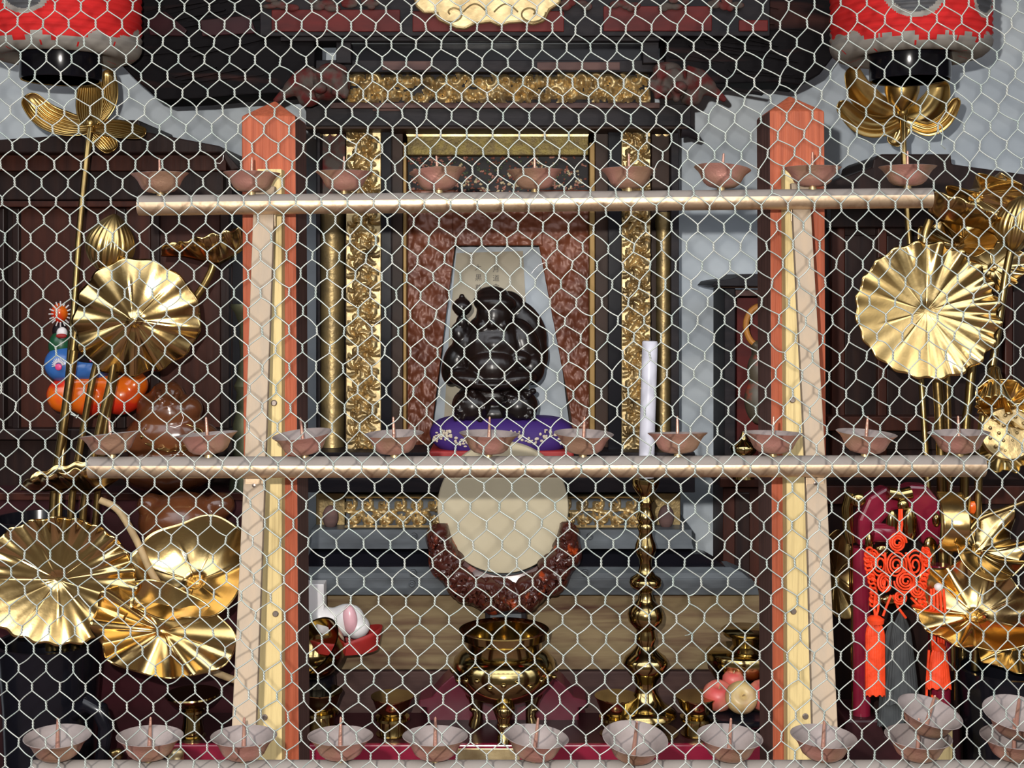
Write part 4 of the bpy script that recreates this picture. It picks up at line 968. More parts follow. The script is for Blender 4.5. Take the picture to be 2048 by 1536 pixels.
def sq(name, rows, mat, seg=4, **k):
    """square flared body from rows (y px, half width px, Y centre)"""
    mb = MB(); n = len(rows)
    for y, hw, in rows:
        c = W(1006, y, MY+.0); w_ = S(hw, MY); d_ = min(.026, w_*.5)
        for sx_, sy_ in ((-1, -1), (1, -1), (1, 1), (-1, 1)): mb.v.append(c+Vector((sx_*w_, sy_*d_, 0)))
    for j in range(n-1):
        for i in range(4):
            i2 = (i+1) % 4; mb.face([j*4+i2, j*4+i, j*4+4+i, j*4+4+i2])
    mb.face([0, 1, 2, 3]); mb.face([(n-1)*4+i for i in (3, 2, 1, 0)])
    return mb.build(name, mat, t, smooth=False, bevel=.002, **k)
sq('flared_plinth', [(1325, 60), (1340, 100), (1360, 122), (1382, 140), (1388, 166), (1400, 166), (1402, 150), (1428, 150), (1430, 166), (1440, 166)], MAR2, label='flared maroon lacquered plinth')

# ---------------------------------------------------------------- brass ware on the table
def turned(name, lab, cat, cx, Y, rows, mat, group=None, base=None, sx_=1.0, part='body', seg=56):
    """rows: (y px, half width px) from top to bottom at distance Y"""
    zb = base if base is not None else W(0, rows[-1][0], Y).z
    loc = Vector((W(cx, 0, Y).x, Y, zb))
    t = thing(name, lab, cat, loc, group)
    prof = [(S(hw, Y), W(0, y, Y).z-zb) for y, hw in reversed(rows)]
    prof[0] = (prof[0][0], 0.0)
    MB().lathe(loc, prof, seg).build(part, mat, t, auto=50)
    return t
ZTT = ZT+.001
cs = turned('candlestick', 'tall turned brass candlestick holding the white candle', 'candlestick', 1291, 1.645,
    [(957, 27), (962, 28), (972, 26), (983, 19), (992, 12), (998, 14), (1003, 17), (1009, 13), (1018, 12), (1028, 15), (1034, 18), (1041, 16), (1047, 13), (1053, 17), (1060, 15), (1066, 13), (1076, 15),
     (1088, 20), (1100, 22), (1110, 18), (1118, 13), (1130, 12), (1142, 14), (1150, 20), (1156, 30), (1164, 33), (1172, 30), (1180, 14), (1186, 12), (1192, 15), (1198, 15), (1204, 20), (1214, 31), (1228, 36),
     (1242, 34), (1254, 24), (1260, 18), (1266, 19), (1276, 21), (1284, 19), (1290, 17), (1296, 21), (1304, 28), (1314, 41), (1324, 45), (1334, 43), (1346, 34), (1358, 25), (1372, 19), (1384, 22), (1396, 30),
     (1408, 40), (1412, 48), (1420, 60), (1428, 62), (1434, 56), (1440, 34), (1452, 30), (1462, 38), (1474, 60), (1481, 66)], BRASS, base=ZTT)
t = thing('white_candle', 'tall white candle standing in the brass candlestick', 'candle', W(1293, 956, 1.645))
a = W(1292, 955, 1.645); b = W(1300, 682, 1.645)
mb = MB().tube([a, a+(b-a)*.5, b-(b-a)*.01, b], [S(15.5, 1.645)]*3+[S(14, 1.645)], 32); mb.build('wax', WAXW, t)
MB().tube([b, b+Vector((0, 0, .004))], .0008, 6).build('wick', INK, t)
# tripod censer
CY = 1.64
t = thing('incense_burner', 'polished brass three legged incense burner before the round cream mirror', 'incense burner', Vector((W(1008, 0, CY).x, CY, ZTT)))
zb = ZTT
def zz(y): return W(0, y, CY).z
prof = [(0, zz(1398)), (S(50, CY), zz(1396)), (S(80, CY), zz(1380)), (S(98, CY), zz(1358)), (S(104, CY), zz(1338)), (S(100, CY), zz(1318)), (S(86, CY), zz(1304)), (S(76, CY), zz(1300)), (S(76, CY), zz(1280)), (S(78, CY), zz(1276)),
        (S(88, CY), zz(1272)), (S(90, CY), zz(1258)), (S(84, CY), zz(1256)), (S(70, CY), zz(1262)), (S(68, CY), zz(1298)), (0, zz(1300))]
c = Vector((W(1008, 0, CY).x, CY, 0))
MB().lathe(c, prof, 72).build('bowl', BRASS, t, auto=50)
for k in range(3):
    a = math.radians(-90+120*k); R1 = S(62, CY)
    d = Vector((math.cos(a), math.sin(a), 0))
    mb = MB()
    p = [c+d*R1*.8+Vector((0, 0, zz(1380))), c+d*R1*1.08+Vector((0, 0, zz(1396))), c+d*R1*1.05+Vector((0, 0, zz(1420))), c+d*R1*1.0+Vector((0, 0, zz(1440))), c+d*R1*1.06+Vector((0, 0, ZTT+.008)), c+d*R1*1.12+Vector((0, 0, ZTT+.001))]
    mb.tube(p, [.012, .014, .008, .0065, .0085, .008], 16)
    mb.ell(c+d*R1*1.15+Vector((0, 0, zz(1398))), (.011, .011, .010)); mb.ell(c+d*R1*1.08+Vector((0, 0, zz(1428))), (.0085, .0085, .005))
    mb.build('leg', BRASS, t)
q = random.Random(9)
mb = MB()
for k in range(24):
    a = 2*PI*k/24
    mb.ell(c+Vector((S(103, CY)*math.cos(a), S(103, CY)*math.sin(a), zz(1340)+.004*math.sin(k*2.1))), (.0035, .0035, .003))
mb.build('relief_ornament', BRASS, t)
# small stem cups
stem_rows = [(1391, 43), (1393, 43), (1397, 40), (1410, 35), (1424, 30), (1430, 24), (1432, 34), (1437, 35), (1440, 27), (1472, 26), (1477, 30), (1482, 33)]
sc0 = turned('stem_cup', 'small brass cup on its stand left of the flared maroon plinth', 'cup', 785, 1.64, stem_rows, BRASS, 'brass stem cups on the table', base=ZTT)
for x, lab in ((638, 'small brass cup on its stand beside the left vermilion post'), (1232, 'small brass cup on its stand just left of the candlestick foot'), (1394, 'small brass cup on its stand between the candlestick and the apples')):
    o = copy_tree(sc0); o.location = (W(x, 0, 1.64).x, 1.64 if x != 638 else 1.66, ZTT); o['label'] = lab
turned('offering_goblet', 'wide brimmed brass goblet beside the left leg of the candle rack', 'goblet', 385, 1.63,
    [(1386, 53), (1389, 54), (1394, 50), (1403, 42), (1411, 30), (1415, 20), (1418, 24), (1423, 24), (1427, 18), (1446, 19), (1462, 23), (1474, 20), (1482, 26), (1488, 27)], BRASS, base=ZTT)
# right: apples in a black footed dish, brass bowls behind
DY = 1.64
dish = turned('footed_dish', 'black lacquered footed dish holding apples by the right post', 'dish', 1486, DY, [(1422, 78), (1424, 80), (1432, 76), (1440, 60), (1450, 34), (1462, 30), (1474, 40), (1480, 46)], BLACKL, base=ZTT)
dz = W(0, 1423, DY).z
def apple(px, py, dy, r, mat, lab, rx=0):
    t = thing('apple', lab, 'apple', W(px, py, DY+dy)-Vector((0, 0, S(r, DY)*.9)), 'apples in the black dish')
    mb = MB(); R_ = S(r, DY); c = W(px, py, DY+dy); M = Matrix.Rotation(math.radians(rx), 3, 'X')
    mb.lathe(c, [(0, -.72*R_), (.2*R_, -.84*R_), (.45*R_, -.82*R_), (.8*R_, -.5*R_), (1.0*R_, .05*R_), (.94*R_, .45*R_), (.66*R_, .78*R_), (.35*R_, .82*R_), (.12*R_, .66*R_), (0, .58*R_)], 40, M)
    mb.build('flesh', mat, t, auto=0)
    MB().tube([c+M @ Vector((0, 0, .58*R_)), c+M @ Vector((.002, 0, .95*R_))], .0009, 6).build('stalk', TAN, t)
apple(1437, 1393, 0, 32, PEACH, 'red apple at the left of the black footed dish', 20)
apple(1482, 1396, -.022, 32, YAPP, 'yellowish apple at the front of the black footed dish', 60)
apple(1526, 1392, 0, 32, PEACH, 'red apple at the right of the black dish by the post', 10)
apple(1466, 1362, .016, 22, PEACH, 'orange red apple on top of the pile in the black dish', 0)
BY = 1.70
turned('brass_bowl', 'wide polished brass bowl behind the apples', 'bowl', 1482, BY,
    [(1300, 66), (1304, 70), (1318, 70), (1336, 66), (1352, 56), (1366, 40), (1376, 26), (1390, 22), (1410, 26), (1432, 34)], BRASS, base=ZTT)
turned('brass_dish', 'flat brass dish set on the wide brass bowl behind the apples', 'dish', 1492, BY,
    [(1257, 46), (1260, 50), (1268, 46), (1272, 30), (1290, 26), (1298, 34)], BRASS, base=W(0, 1299.5, BY).z)
# left: tilted brass bowl on a black stand, parcels on a red tray
t = thing('tilted_bowl', 'brass bowl tipped on its side against the left post', 'bowl', W(640, 1330, 1.66))
M = Matrix.Rotation(math.radians(-38), 3, 'Y') @ Matrix.Rotation(math.radians(32), 3, 'X')
Rb = S(62, 1.66)
MB().lathe(W(640, 1305, 1.66), [(0, -.62*Rb), (.4*Rb, -.58*Rb), (.75*Rb, -.35*Rb), (.95*Rb, .0), (1.02*Rb, .35*Rb), (1.04*Rb, .42*Rb), (.98*Rb, .42*Rb), (.9*Rb, .02*Rb), (.7*Rb, -.28*Rb), (.36*Rb, -.5*Rb), (0, -.54*Rb)], 56, M).build('bowl', BRASS, t, auto=50)
turned('round_stand', 'black round stand under the tipped brass bowl', 'stand', 626, 1.69, [(1345, 36), (1350, 44), (1380, 46), (1396, 38), (1404, 26), (1418, 36), (1430, 44)], BLACKL, base=ZTT)
t = thing('red_tray', 'small red tray holding wrapped white parcels beside the left post', 'tray', W(700, 1298, 1.70))
def tr(u, v):
    a = u*2*PI; c_ = W(690, 1298, 1.705)
    r = 1+.12*v
    return c_+Vector((S(66, 1.7)*r*math.cos(a), .03*r*math.sin(a), S(2+38*v, 1.7)*(.6+.55*max(0, math.cos(a)))))
mb = MB().grid(40, 4, tr, closeu=True); mb.face(list(range(40))[::-1]); mb.build('tray', REDC, t, solid=.002, auto=60)
t = thing('white_parcel', 'white wrapped packet with a pink band on the red tray', 'packet', W(690, 1278, 1.70))
mb = MB()
for px, py, rx, ry, an in ((660, 1245, 36, 30, 10), (690, 1240, 40, 32, -15), (715, 1255, 26, 22, -20), (640, 1235, 24, 26, 0)): mb.pell(px, py, 1.70, rx, ry, 26, an)
mb.build('wrapper', WHITEP, t, remesh=.003)
MB().pell(700, 1240, 1.688, 15, 30, 12, -6).build('pink_band', PINKP, t)
t = MB().box((W(612, 0, 1.70).x, 1.69, W(0, 1222, 1.70).z), (W(650, 0, 1.70).x, 1.715, W(0, 1165, 1.70).z)).build('white_box', WHITEP, None, smooth=False, bevel=.001)
tag(t, 'plain upright white box behind the wrapped white packet', 'box')
# ---------------------------------------------------------------- lotus ornaments in gilt metal
def frame(n, up=Vector((0, 0, 1))):
    n = Vector(n).normalized()
    x = up.cross(n)
    if x.length < 1e-4: x = Vector((1, 0, 0))
    x.normalize(); y = n.cross(x)
    return x, y, n
def leaf(parent, c, n, R, waves=20, amp=.010, cup=.02, asp=1.0, fold=0.0, seed=0, roll=0, mat=GOLD, name='lotus_leaf', label=None, irr=.04, flat=0, vp=2.4):
    """round lotus leaf: centre c, facing n, radius R (m); fluted rim, dimple and veins at the centre"""
    x, y, nn = frame(n)
    cr, sr = math.cos(math.radians(roll)), math.sin(math.radians(roll))
    x, y = x*cr+y*sr, y*cr-x*sr
    q = random.Random(seed)
    ph = [q.uniform(0, 2*PI) for _ in range(6)]
    mb = MB(); nv = max(7, waves//2)
    def f(u, v):
        th = u*2*PI
        rim = 1+irr*math.sin(2*th+ph[0])+irr*.6*math.sin(3*th+ph[1])+.018*math.sin(waves*th+ph[2])
        r = (.02+.98*v)*rim
        am = amp*(.55+.45*math.sin(th+ph[3]))*(1+.25*math.sin(5*th+ph[4]))
        w = am*(v**vp)*(math.sin(waves*th+ph[2]+.8*math.sin(2*th+ph[5])))
        h = w+cup*(v**2)-cup*.25*math.exp(-(v/.09)**2)*1.5
        vein = -.0011*math.exp(-(1-math.cos(nv*th+ph[1]))/.012)*math.sin(PI*min(1, v*1.3))
        h += vein
        h += flat*math.sin(2*th+ph[0])*v*v
        px_ = r*math.cos(th)*R; py_ = r*math.sin(th)*R*asp
        h += fold*(px_/R)**2*R
        return c+x*px_+y*py_+nn*h
    mb.grid(190, 26, f, closeu=True)
    k = len(mb.v); mb.v.append(c-nn*cup*.35)
    for i in range(190): mb.face([k, (i+1) % 190, i])
    return mb.build(name, mat, parent, solid=.0012, auto=0, label=label)
def petal(parent, base, d, side, L, Wd, curl=.35, name='petal', mat=GOLD2, flutes=9):
    """cupped, fluted petal growing from base along d; side = direction of its width"""
    d = Vector(d).normalized(); side = Vector(side); side = (side-d*side.dot(d)).normalized(); n = d.cross(side)
    mb = MB()
    def f(u, v):
        w = math.sin(PI*min(1, v*.92+.06))**.6*Wd
        s_ = (u-.5)*2
        p = base+d*(L*v)+side*(w*.5*s_)
        p += n*(-(1-s_*s_)*w*.22+curl*L*v*v+.0009*math.cos(s_*flutes*PI)*math.sin(PI*v))
        return p
    mb.grid(60, 26, f)
    return mb.build(name, mat, parent, solid=.0012, auto=0)
def folded(parent, low, top, Y):
    """lotus leaf folded upwards like a shell and seen from its edge: low = bottom fold line, top = raised rim"""
    mb = MB(); k = len(low)
    def at_(P_, v):
        t = v*(k-1); i_ = min(int(t), k-2); f_ = t-i_
        return (P_[i_][0]*(1-f_)+P_[i_+1][0]*f_, P_[i_][1]*(1-f_)+P_[i_+1][1]*f_)
    def f(u, v):
        a = at_(low, v); b = at_(top, v); s_ = abs(2*u-1); sg = 1 if u > .5 else -1
        h = s_**.8
        x = a[0]*(1-h)+b[0]*h; y = a[1]*(1-h)+b[1]*h
        p = W(x, y, Y)
        p.y += sg*.034*math.sin(s_*PI/2)*math.sin(PI*min(1, .12+v*.76))
        p.z += .0018*math.sin(v*34)*s_+(.004*s_ if sg > 0 else 0)
        p.y += .0016*math.sin(v*34+1)*s_
        return p
    mb.grid(28, 90, f)
    return mb.build('folded_leaf', GOLD, parent, solid=.0012, auto=0, label='gilt leaf folded up and seen edge on')
def bud(parent, c, d, L, R, mat=GOLD2, name='lotus_bud'):
    x, y, n = frame(d)
    mb = MB()
    def f(u, v):
        th = u*2*PI
        r = R*math.sin(PI*min(1, .06+v*.94))**.7*(1-.15*v)
        r *= 1+.035*math.cos(th*22)*math.sin(PI*v)+.08*max(0, math.cos(th*2.5+1))*math.sin(PI*v)
        return c+n*(L*(v-.5))+x*r*math.cos(th)+y*r*math.sin(th)
    mb.grid(176, 30, f, closeu=True)
    return mb.build(name, mat, parent, auto=0)
def stem(parent, pts, Y, r, name='stem', mat=GSTEM, Y2=None):
    k = len(pts)
    Y2 = Y if Y2 is None else Y2
    P = [W(x, y, Y+(Y2-Y)*i/max(1, k-1)) for i, (x, y) in enumerate(pts)]
    # smooth the polyline
    Q = []
    for i in range(len(P)-1):
        p0 = P[max(0, i-1)]; p1 = P[i]; p2 = P[i+1]; p3 = P[min(len(P)-1, i+2)]
        for s_ in range(8):
            t = s_/8
            Q.append(.5*((2*p1)+(p2-p0)*t+(2*p0-5*p1+4*p2-p3)*t*t+(3*p1-p0-3*p2+p3)*t*t*t))
    Q.append(P[-1])
    mb = MB().tube(Q, r, 14)
    return mb.build(name, mat, parent)

# ---- left arrangement
LY = 1.62
vz = W(0, 1278, 1.60)
t = thing('vase', 'glossy black vase under the left gilt lotus arrangement', 'vase', Vector((W(100, 0, 1.60).x, 1.60, 0)))
k_ = S(1, 1.60)
vprof = [(95*k_, 0), (95*k_, .30), (80*k_, .45), (84*k_, W(0, 1500, 1.6).z-.06), (92*k_, W(0, 1400, 1.6).z), (100*k_, W(0, 1310, 1.6).z), (104*k_, W(0, 1290, 1.6).z), (106*k_, W(0, 1280, 1.6).z), (96*k_, W(0, 1280, 1.6).z), (86*k_, W(0, 1310, 1.6).z), (80*k_, .75)]
MB().lathe(Vector((W(100, 0, 1.6).x, 1.60, 0)), vprof, 64).build('body', BLACKL, t, auto=50)
mb = MB().tube([W(150, 1425, 1.545), W(178, 1408, 1.53), W(200, 1420, 1.53), W(212, 1452, 1.53), (W(208, 1490, 1.53)), W(196, 1560, 1.54)], [.009, .011, .010, .009, .008, .008], 14)
mb.build('handle', BLACKL, t)
A = thing('lotus_arrangement', 'gilt lotus arrangement rising from the black vase at the left', 'ornament', W(120, 1290, 1.60))
fc = W(180, 246, 1.70)
fl1 = MB().ell(fc, (.006, .006, .008)).build('lotus_flower', GOLD2, A, label='open gilt lotus flower with three petals in view')
def midpetal(par, pts, Y, wd, face, Y1=None, cup=.25, fl_=9, amp=.0009, mat=GOLD2):
    """petal along a curved midrib given in frame points, cupped away from the face direction"""
    Y1 = Y if Y1 is None else Y1
    k = len(pts); P = [W(x, y, Y+(Y1-Y)*i_/(k-1)) for i_, (x, y) in enumerate(pts)]
    def mid(v):
        t = v*(k-1); i_ = min(int(t), k-2); f_ = t-i_
        p0 = P[max(0, i_-1)]; p1 = P[i_]; p2 = P[i_+1]; p3 = P[min(k-1, i_+2)]
        return .5*((2*p1)+(p2-p0)*f_+(2*p0-5*p1+4*p2-p3)*f_*f_+(3*p1-p0-3*p2+p3)*f_**3)
    fc_ = Vector(face).normalized(); w_ = S(wd, Y)
    mb = MB()
    def f(u, v):
        m = mid(v); t = (mid(min(1, v+.02))-mid(max(0, v-.02))).normalized()
        sd = t.cross(fc_).normalized(); n = sd.cross(t)
        w = (.22+.78*math.sin(PI*min(1, .08+v*.86))**.7)*w_*(1 if v < .9 else math.sqrt(max(.02, 1-((v-.9)/.1)**2)))
        s_ = (u-.5)*2
        return m+sd*(w*.5*s_)-n*((1-s_*s_)*w*cup)*(1 if n.dot(fc_) > 0 else -1)+n*amp*math.cos(s_*fl_*PI)*math.sin(PI*min(1, v*1.1))
    mb.grid(72, 30, f)
    return mb.build('petal', mat, par, solid=.0012, auto=0)
midpetal(fl1, [(182, 252), (135, 247), (88, 228), (52, 190)], 1.70, 58, (.1, -1, .5), 1.68)
midpetal(fl1, [(184, 252), (220, 254), (255, 260), (290, 268)], 1.70, 46, (0, -1, .7), 1.68)
midpetal(fl1, [(180, 250), (178, 205), (180, 150)], 1.69, 54, (0, -1, .2), 1.70, fl_=13, amp=.0012)
midpetal(fl1, [(188, 245), (214, 200), (217, 138)], 1.70, 46, (-.3, -1, .1), 1.71, fl_=13, amp=.0012)
midpetal(fl1, [(184, 256), (206, 275), (226, 302)], 1.71, 46, (0, -1, .8), 1.72)
stem(A, [(181, 250), (172, 330), (160, 450), (150, 590), (138, 740), (128, 880), (118, 1030), (110, 1300)], 1.70, S(6.5, 1.66), Y2=1.62)
stem(A, [(230, 700), (222, 760), (200, 850), (178, 960), (166, 1030), (150, 1300)], 1.60, S(7.5, 1.6))
stem(A, [(200, 700), (185, 760), (168, 850), (150, 960), (142, 1030), (130, 1300)], 1.62, S(7, 1.62))
stem(A, [(150, 690), (140, 760), (126, 860), (108, 1000), (100, 1300)], 1.64, S(9, 1.64))
stem(A, [(232, 740), (215, 830), (200, 940), (192, 1030), (170, 1300)], 1.64, S(7, 1.64))
stem(A, [(200, 560), (160, 620), (146, 700)], 1.63, S(9, 1.63))
bud(A, W(222, 486, 1.60), (.22, -.25, 1), S(122, 1.6), S(50, 1.6))
stem(A, [(205, 545), (190, 590), (170, 660)], 1.61, S(7, 1.61))
leaf(A, W(268, 640, 1.58), (.08, -1, -.16), S(122, 1.58), 13, .0055, -.014, asp=1.02, seed=3, roll=20, irr=.05, vp=1.7)
# curled leaf seen from its edge
folded(A, [(322, 512), (370, 514), (410, 524), (438, 530), (465, 514), (487, 498)], [(330, 494), (365, 488), (400, 478), (436, 470), (462, 464), (486, 456)], 1.60)
stem(A, [(428, 506), (425, 535), (405, 575), (370, 620), (330, 660)], 1.62, S(7.5, 1.62))
folded(A, [(40, 980), (90, 982), (140, 978), (178, 986), (208, 978), (242, 954)], [(56, 960), (92, 946), (130, 940), (168, 930), (205, 930), (240, 944)], 1.56)
leaf(A, W(116, 1160, 1.53), (.12, -1, .06), S(158, 1.53), 22, .0060, .010, asp=.80, seed=12, irr=.03, vp=3.5)
leaf(A, W(390, 1160, 1.57), (-.1, -1, .75), S(120, 1.57), 7, .010, .034, asp=.98, seed=21, irr=.08)
leaf(A, W(326, 1262, 1.53), (.12, -1, .30), S(146, 1.53), 8, .014, .012, asp=.60, seed=30, roll=-10, irr=.08, vp=1.6)
stem(A, [(200, 1000), (236, 1020), (270, 1075), (300, 1140), (325, 1185), (335, 1240)], 1.56, S(7, 1.56), name='curved_stem', mat=TAN)
stem(A, [(385, 1320), (420, 1340), (456, 1355), (500, 1370)], 1.58, S(7, 1.58), name='curved_stem', mat=TAN)
leaf(A, W(350, 880, 1.68), (0, -1, .5), S(60, 1.68), 12, .006, .01, asp=.5, seed=8, mat=GSTEM, label='dull small leaf behind the middle rail')

# ---- right arrangement
t = thing('vase', 'glossy black vase under the right gilt lotus arrangement', 'vase', Vector((W(2014, 0, 1.60).x, 1.60, 0)))
vprof2 = [(90*k_, 0), (90*k_, .30), (80*k_, .45), (84*k_, W(0, 1500, 1.6).z), (92*k_, W(0, 1400, 1.6).z), (98*k_, W(0, 1345, 1.6).z), (98*k_, W(0, 1335, 1.6).z), (88*k_, W(0, 1335, 1.6).z), (80*k_, .75)]
MB().lathe(Vector((W(2014, 0, 1.6).x, 1.60, 0)), vprof2, 64).build('body', BLACKL, t, auto=50)
B = thing('lotus_arrangement', 'gilt lotus arrangement beside the crimson stand at the right', 'ornament', W(1990, 1345, 1.60))
fl2 = MB().ell(W(1806, 222, 1.72), (.007, .007, .009)).build('lotus_flower', GOLD2, B, label='open gilt lotus flower with spread petals')
midpetal(fl2, [(1802, 240), (1762, 254), (1718, 244), (1678, 204)], 1.72, 44, (0, -1, -.3), 1.70, fl_=3, cup=.3)
midpetal(fl2, [(1795, 232), (1750, 212), (1718, 178), (1702, 134)], 1.73, 60, (.5, -1, -.2), 1.71, fl_=3, amp=.0004)
midpetal(fl2, [(1812, 236), (1846, 228), (1872, 198), (1880, 160)], 1.73, 56, (-.5, -1, -.1), 1.74, fl_=3, amp=.0004)
midpetal(fl2, [(1812, 242), (1856, 258), (1892, 238), (1916, 196)], 1.72, 30, (-.2, -1, -.2), 1.69, fl_=3)
midpetal(fl2, [(1806, 240), (1800, 262), (1784, 290)], 1.74, 40, (0, -1, .5), 1.75, fl_=3)
MB().lathe(W(1804, 222, 1.70), [(.004, 0), (S(28, 1.62), S(18, 1.62)), (S(35, 1.62), S(40, 1.62)), (S(36, 1.62), S(58, 1.62)), (0, S(60, 1.62))], 44).build('seed_pod', GOLD2, fl2)
stem(B, [(1806, 226), (1808, 320), (1818, 470), (1838, 700), (1850, 880), (1857, 1000), (1880, 1340)], 1.72, S(6, 1.68), Y2=1.62)
leaf(B, W(1853, 622, 1.56), (-.01, -1, .12), S(143, 1.56), 20, .0052, .006, asp=.97, seed=44, irr=.012, vp=3.2)
folded(B, [(1856, 424), (1886, 444), (1922, 450), (1955, 456), (1982, 466), (1998, 474)], [(1862, 384), (1898, 396), (1932, 412), (1964, 428), (1990, 440), (2004, 454)], 1.58)
leaf(B, W(1950, 395, 1.64), (.3, -1, -.55), S(88, 1.64), 8, .022, .03, asp=.8, seed=51, irr=.08, label='crumpled gilt leaf')
leaf(B, W(1915, 490, 1.62), (-.1, -.6, .9), S(78, 1.62), 9, .006, .01, asp=.75, seed=53, irr=.06)
leaf(B, W(1985, 535, 1.64), (.1, -1, .25), S(66, 1.64), 9, .006, .008, asp=.75, seed=54, irr=.06)
bud(B, W(2034, 446, 1.56), (.12, -.2, 1), S(112, 1.56), S(42, 1.56))
stem(B, [(2022, 500), (2010, 560), (1990, 700), (1960, 900), (1950, 1340)], 1.60, S(8, 1.6))
stem(B, [(1860, 440), (1850, 470), (1846, 520)], 1.60, S(8, 1.6))
stem(B, [(1894, 750), (1897, 850), (1900, 1000), (1905, 1340)], 1.62, S(6, 1.62))
stem(B, [(1874, 750), (1880, 850), (1884, 1000), (1890, 1340)], 1.64, S(10, 1.64))
stem(B, [(1945, 720), (1938, 800), (1930, 900), (1925, 1340)], 1.66, S(9, 1.66))
stem(B, [(2100, 985), (2048, 1004), (2000, 1022), (1962, 1036), (1940, 1060)], 1.54, S(5, 1.54))
# trumpet shaped rolled leaf and the seed pod disc
def cone(par, a, b, r0, r1, name, mat, flut=12, amp=.002):
    d = b-a; x, y, n = frame(d)
    mb = MB()
    def f(u, v):
        th = u*2*PI; r = r0+(r1-r0)*v**1.5+amp*math.cos(flut*th)*v
        return a+d*v+x*r*math.cos(th)+y*r*math.sin(th)
    mb.grid(96, 20, f, closeu=True)
    return mb.build(name, mat, par, solid=.0012, auto=0)
cone(B, W(1988, 738, 1.57), W(1990, 815, 1.53), S(11, 1.55), S(34, 1.55), 'rolled_leaf', GOLD)
leaf(B, W(2012, 812, 1.55), (-.2, -1, .3), S(64, 1.55), 9, .010, .016, asp=.72, seed=61, irr=.05, roll=-20)
pod = MB().lathe(W(2016, 868, 1.535), [(S(30, 1.53), -.035), (S(48, 1.53), -.012), (S(54, 1.53), .0), (S(50, 1.53), .003), (0, .004)], 56, Matrix.Rotation(math.radians(78), 3, 'X') @ Matrix.Rotation(math.radians(-14), 3, 'Y')).build('seed_pod', CARVED, B, label='flat round seed pod with raised dots')
q = random.Random(6)
for ring, n_ in ((0, 1), (18, 6), (37, 11)):
    for k in range(n_):
        a = 2*PI*k/n_
        MB().ell(W(2016+ring*math.cos(a), 866+ring*math.sin(a)*.96, 1.530), (.0022, .0018, .0022), nu=14, nv=8).build('seed', CARVED, pod)
leaf(B, W(2010, 895, 1.60), (0, -1, -.2), S(58, 1.6), 10, .006, .012, asp=.8, seed=66, mat=GSTEM)
# broad gold strap leaf and big lower leaves
mb = MB()
def strap(u, v):
    x = 1884+50*u; y = 990+120*v
    p = W(x, y, 1.55); p.y += .03*(2*v-1)**2-.01+.003*math.cos(u*PI)
    return p
mb.grid(16, 30, strap); mb.build('strap_leaf', GOLD, B, solid=.0012, auto=0, label='broad brushed gilt strap')
leaf(B, W(1955, 1100, 1.58), (.35, -.8, .75), S(92, 1.58), 7, .016, .022, asp=.9, seed=70, irr=.09)
leaf(B, W(1950, 1230, 1.56), (-.3, -.85, .65), S(118, 1.56), 8, .012, .026, asp=.78, seed=75, irr=.08)
leaf(B, W(2030, 1290, 1.60), (-.1, -1, .7), S(100, 1.6), 8, .012, .02, asp=.6, seed=78, irr=.07)
leaf(B, W(1672, 1150, 1.70), (.3, -1, .1), S(40, 1.7), 7, .006, .01, asp=2.2, seed=81, mat=GSTEM, label='narrow dull gilt leaf behind the rack leg')
MB().pell(1947, 1015, 1.60, 10, 13, 6).build('orange_fruit', ORP, B, label='small orange painted fruit')

# ---------------------------------------------------------------- cabinets on both sides
def cab(name, lab, rect, roof, Y, x_door, panels, drop):
    x0, y0, x1, y1 = rect
    t = thing(name, lab, 'cabinet', Vector((W((x0+x1)/2, 0, Y).x, Y+.07, 0)))
    MB().prism(roof, Y-.05, .17).build('roof', CABD, t, smooth=False, bevel=.002)
    a = W(x0, y0, Y); b = W(x1, y1, Y)
    MB().box((a.x, Y+.02, a.z), (b.x, 1.945, 0)).build('body', CABD, t, smooth=False, bevel=.002)
    return t
c1 = cab('side_cabinet', 'red brown wooden cabinet shrine behind the left lotus arrangement', (-160, 300, 458, 985), [(-160, 300), (-160, 284), (0, 279), (198, 266), (205, 240), (278, 240), (283, 262), (440, 292), (480, 338), (462, 342), (440, 306), (-160, 306)], 1.78, 0, 0, 0)
def cbox(par, x0, y0, x1, y1, Y, dep, name, mat, label=None):
    return MB().pbox(x0, y0, x1, y1, Y, dep).build(name, mat, par, smooth=False, bevel=.0015, label=label)
cbox(c1, -160, 306, 452, 342, 1.765, .05, 'cornice', CAB)
cbox(c1, -160, 342, 446, 400, 1.78, .04, 'frieze', CABD)
cbox(c1, -160, 402, 458, 414, 1.772, .04, 'rail_board', CAB)
for x0, x1 in ((38, 232), (250, 300), (318, 440)):
    d_ = cbox(c1, x0, 416, x1, 856, 1.793, .01, 'door_panel', CAB)
for x0, x1 in ((24, 38), (232, 250), (300, 318), (440, 458), (-160, 8)):
    cbox(c1, x0, 416, x1, 860, 1.785, .02, 'stile', CABD)
cbox(c1, -160, 858, 458, 880, 1.77, .04, 'sill', CABD)
t = thing('side_altar', 'dark lacquered side altar step under the left cabinet', 'altar step', W(120, 1400, 1.73))
MB().box((W(-200, 0, 1.73).x, 1.735, W(0, 985, 1.73).z), (W(545, 0, 1.73).x, 1.79, 0)).build('step', MAROON, t, smooth=False, bevel=.002)
MB().box((W(-200, 0, 1.73).x, 1.728, W(0, 985, 1.73).z), (W(545, 0, 1.73).x, 1.735, W(0, 1000, 1.73).z)).build('nosing', CAB, t, smooth=False, bevel=.001)
c2 = cab('side_cabinet', 'dark wooden cabinet shrine behind the right lotus arrangement', (1656, 365, 2260, 985), [(1640, 372), (1745, 334), (1748, 318), (1762, 308), (1902, 308), (1904, 328), (2060, 350), (2260, 390), (2260, 400), (1656, 400)], 1.78, 0, 0, 0)
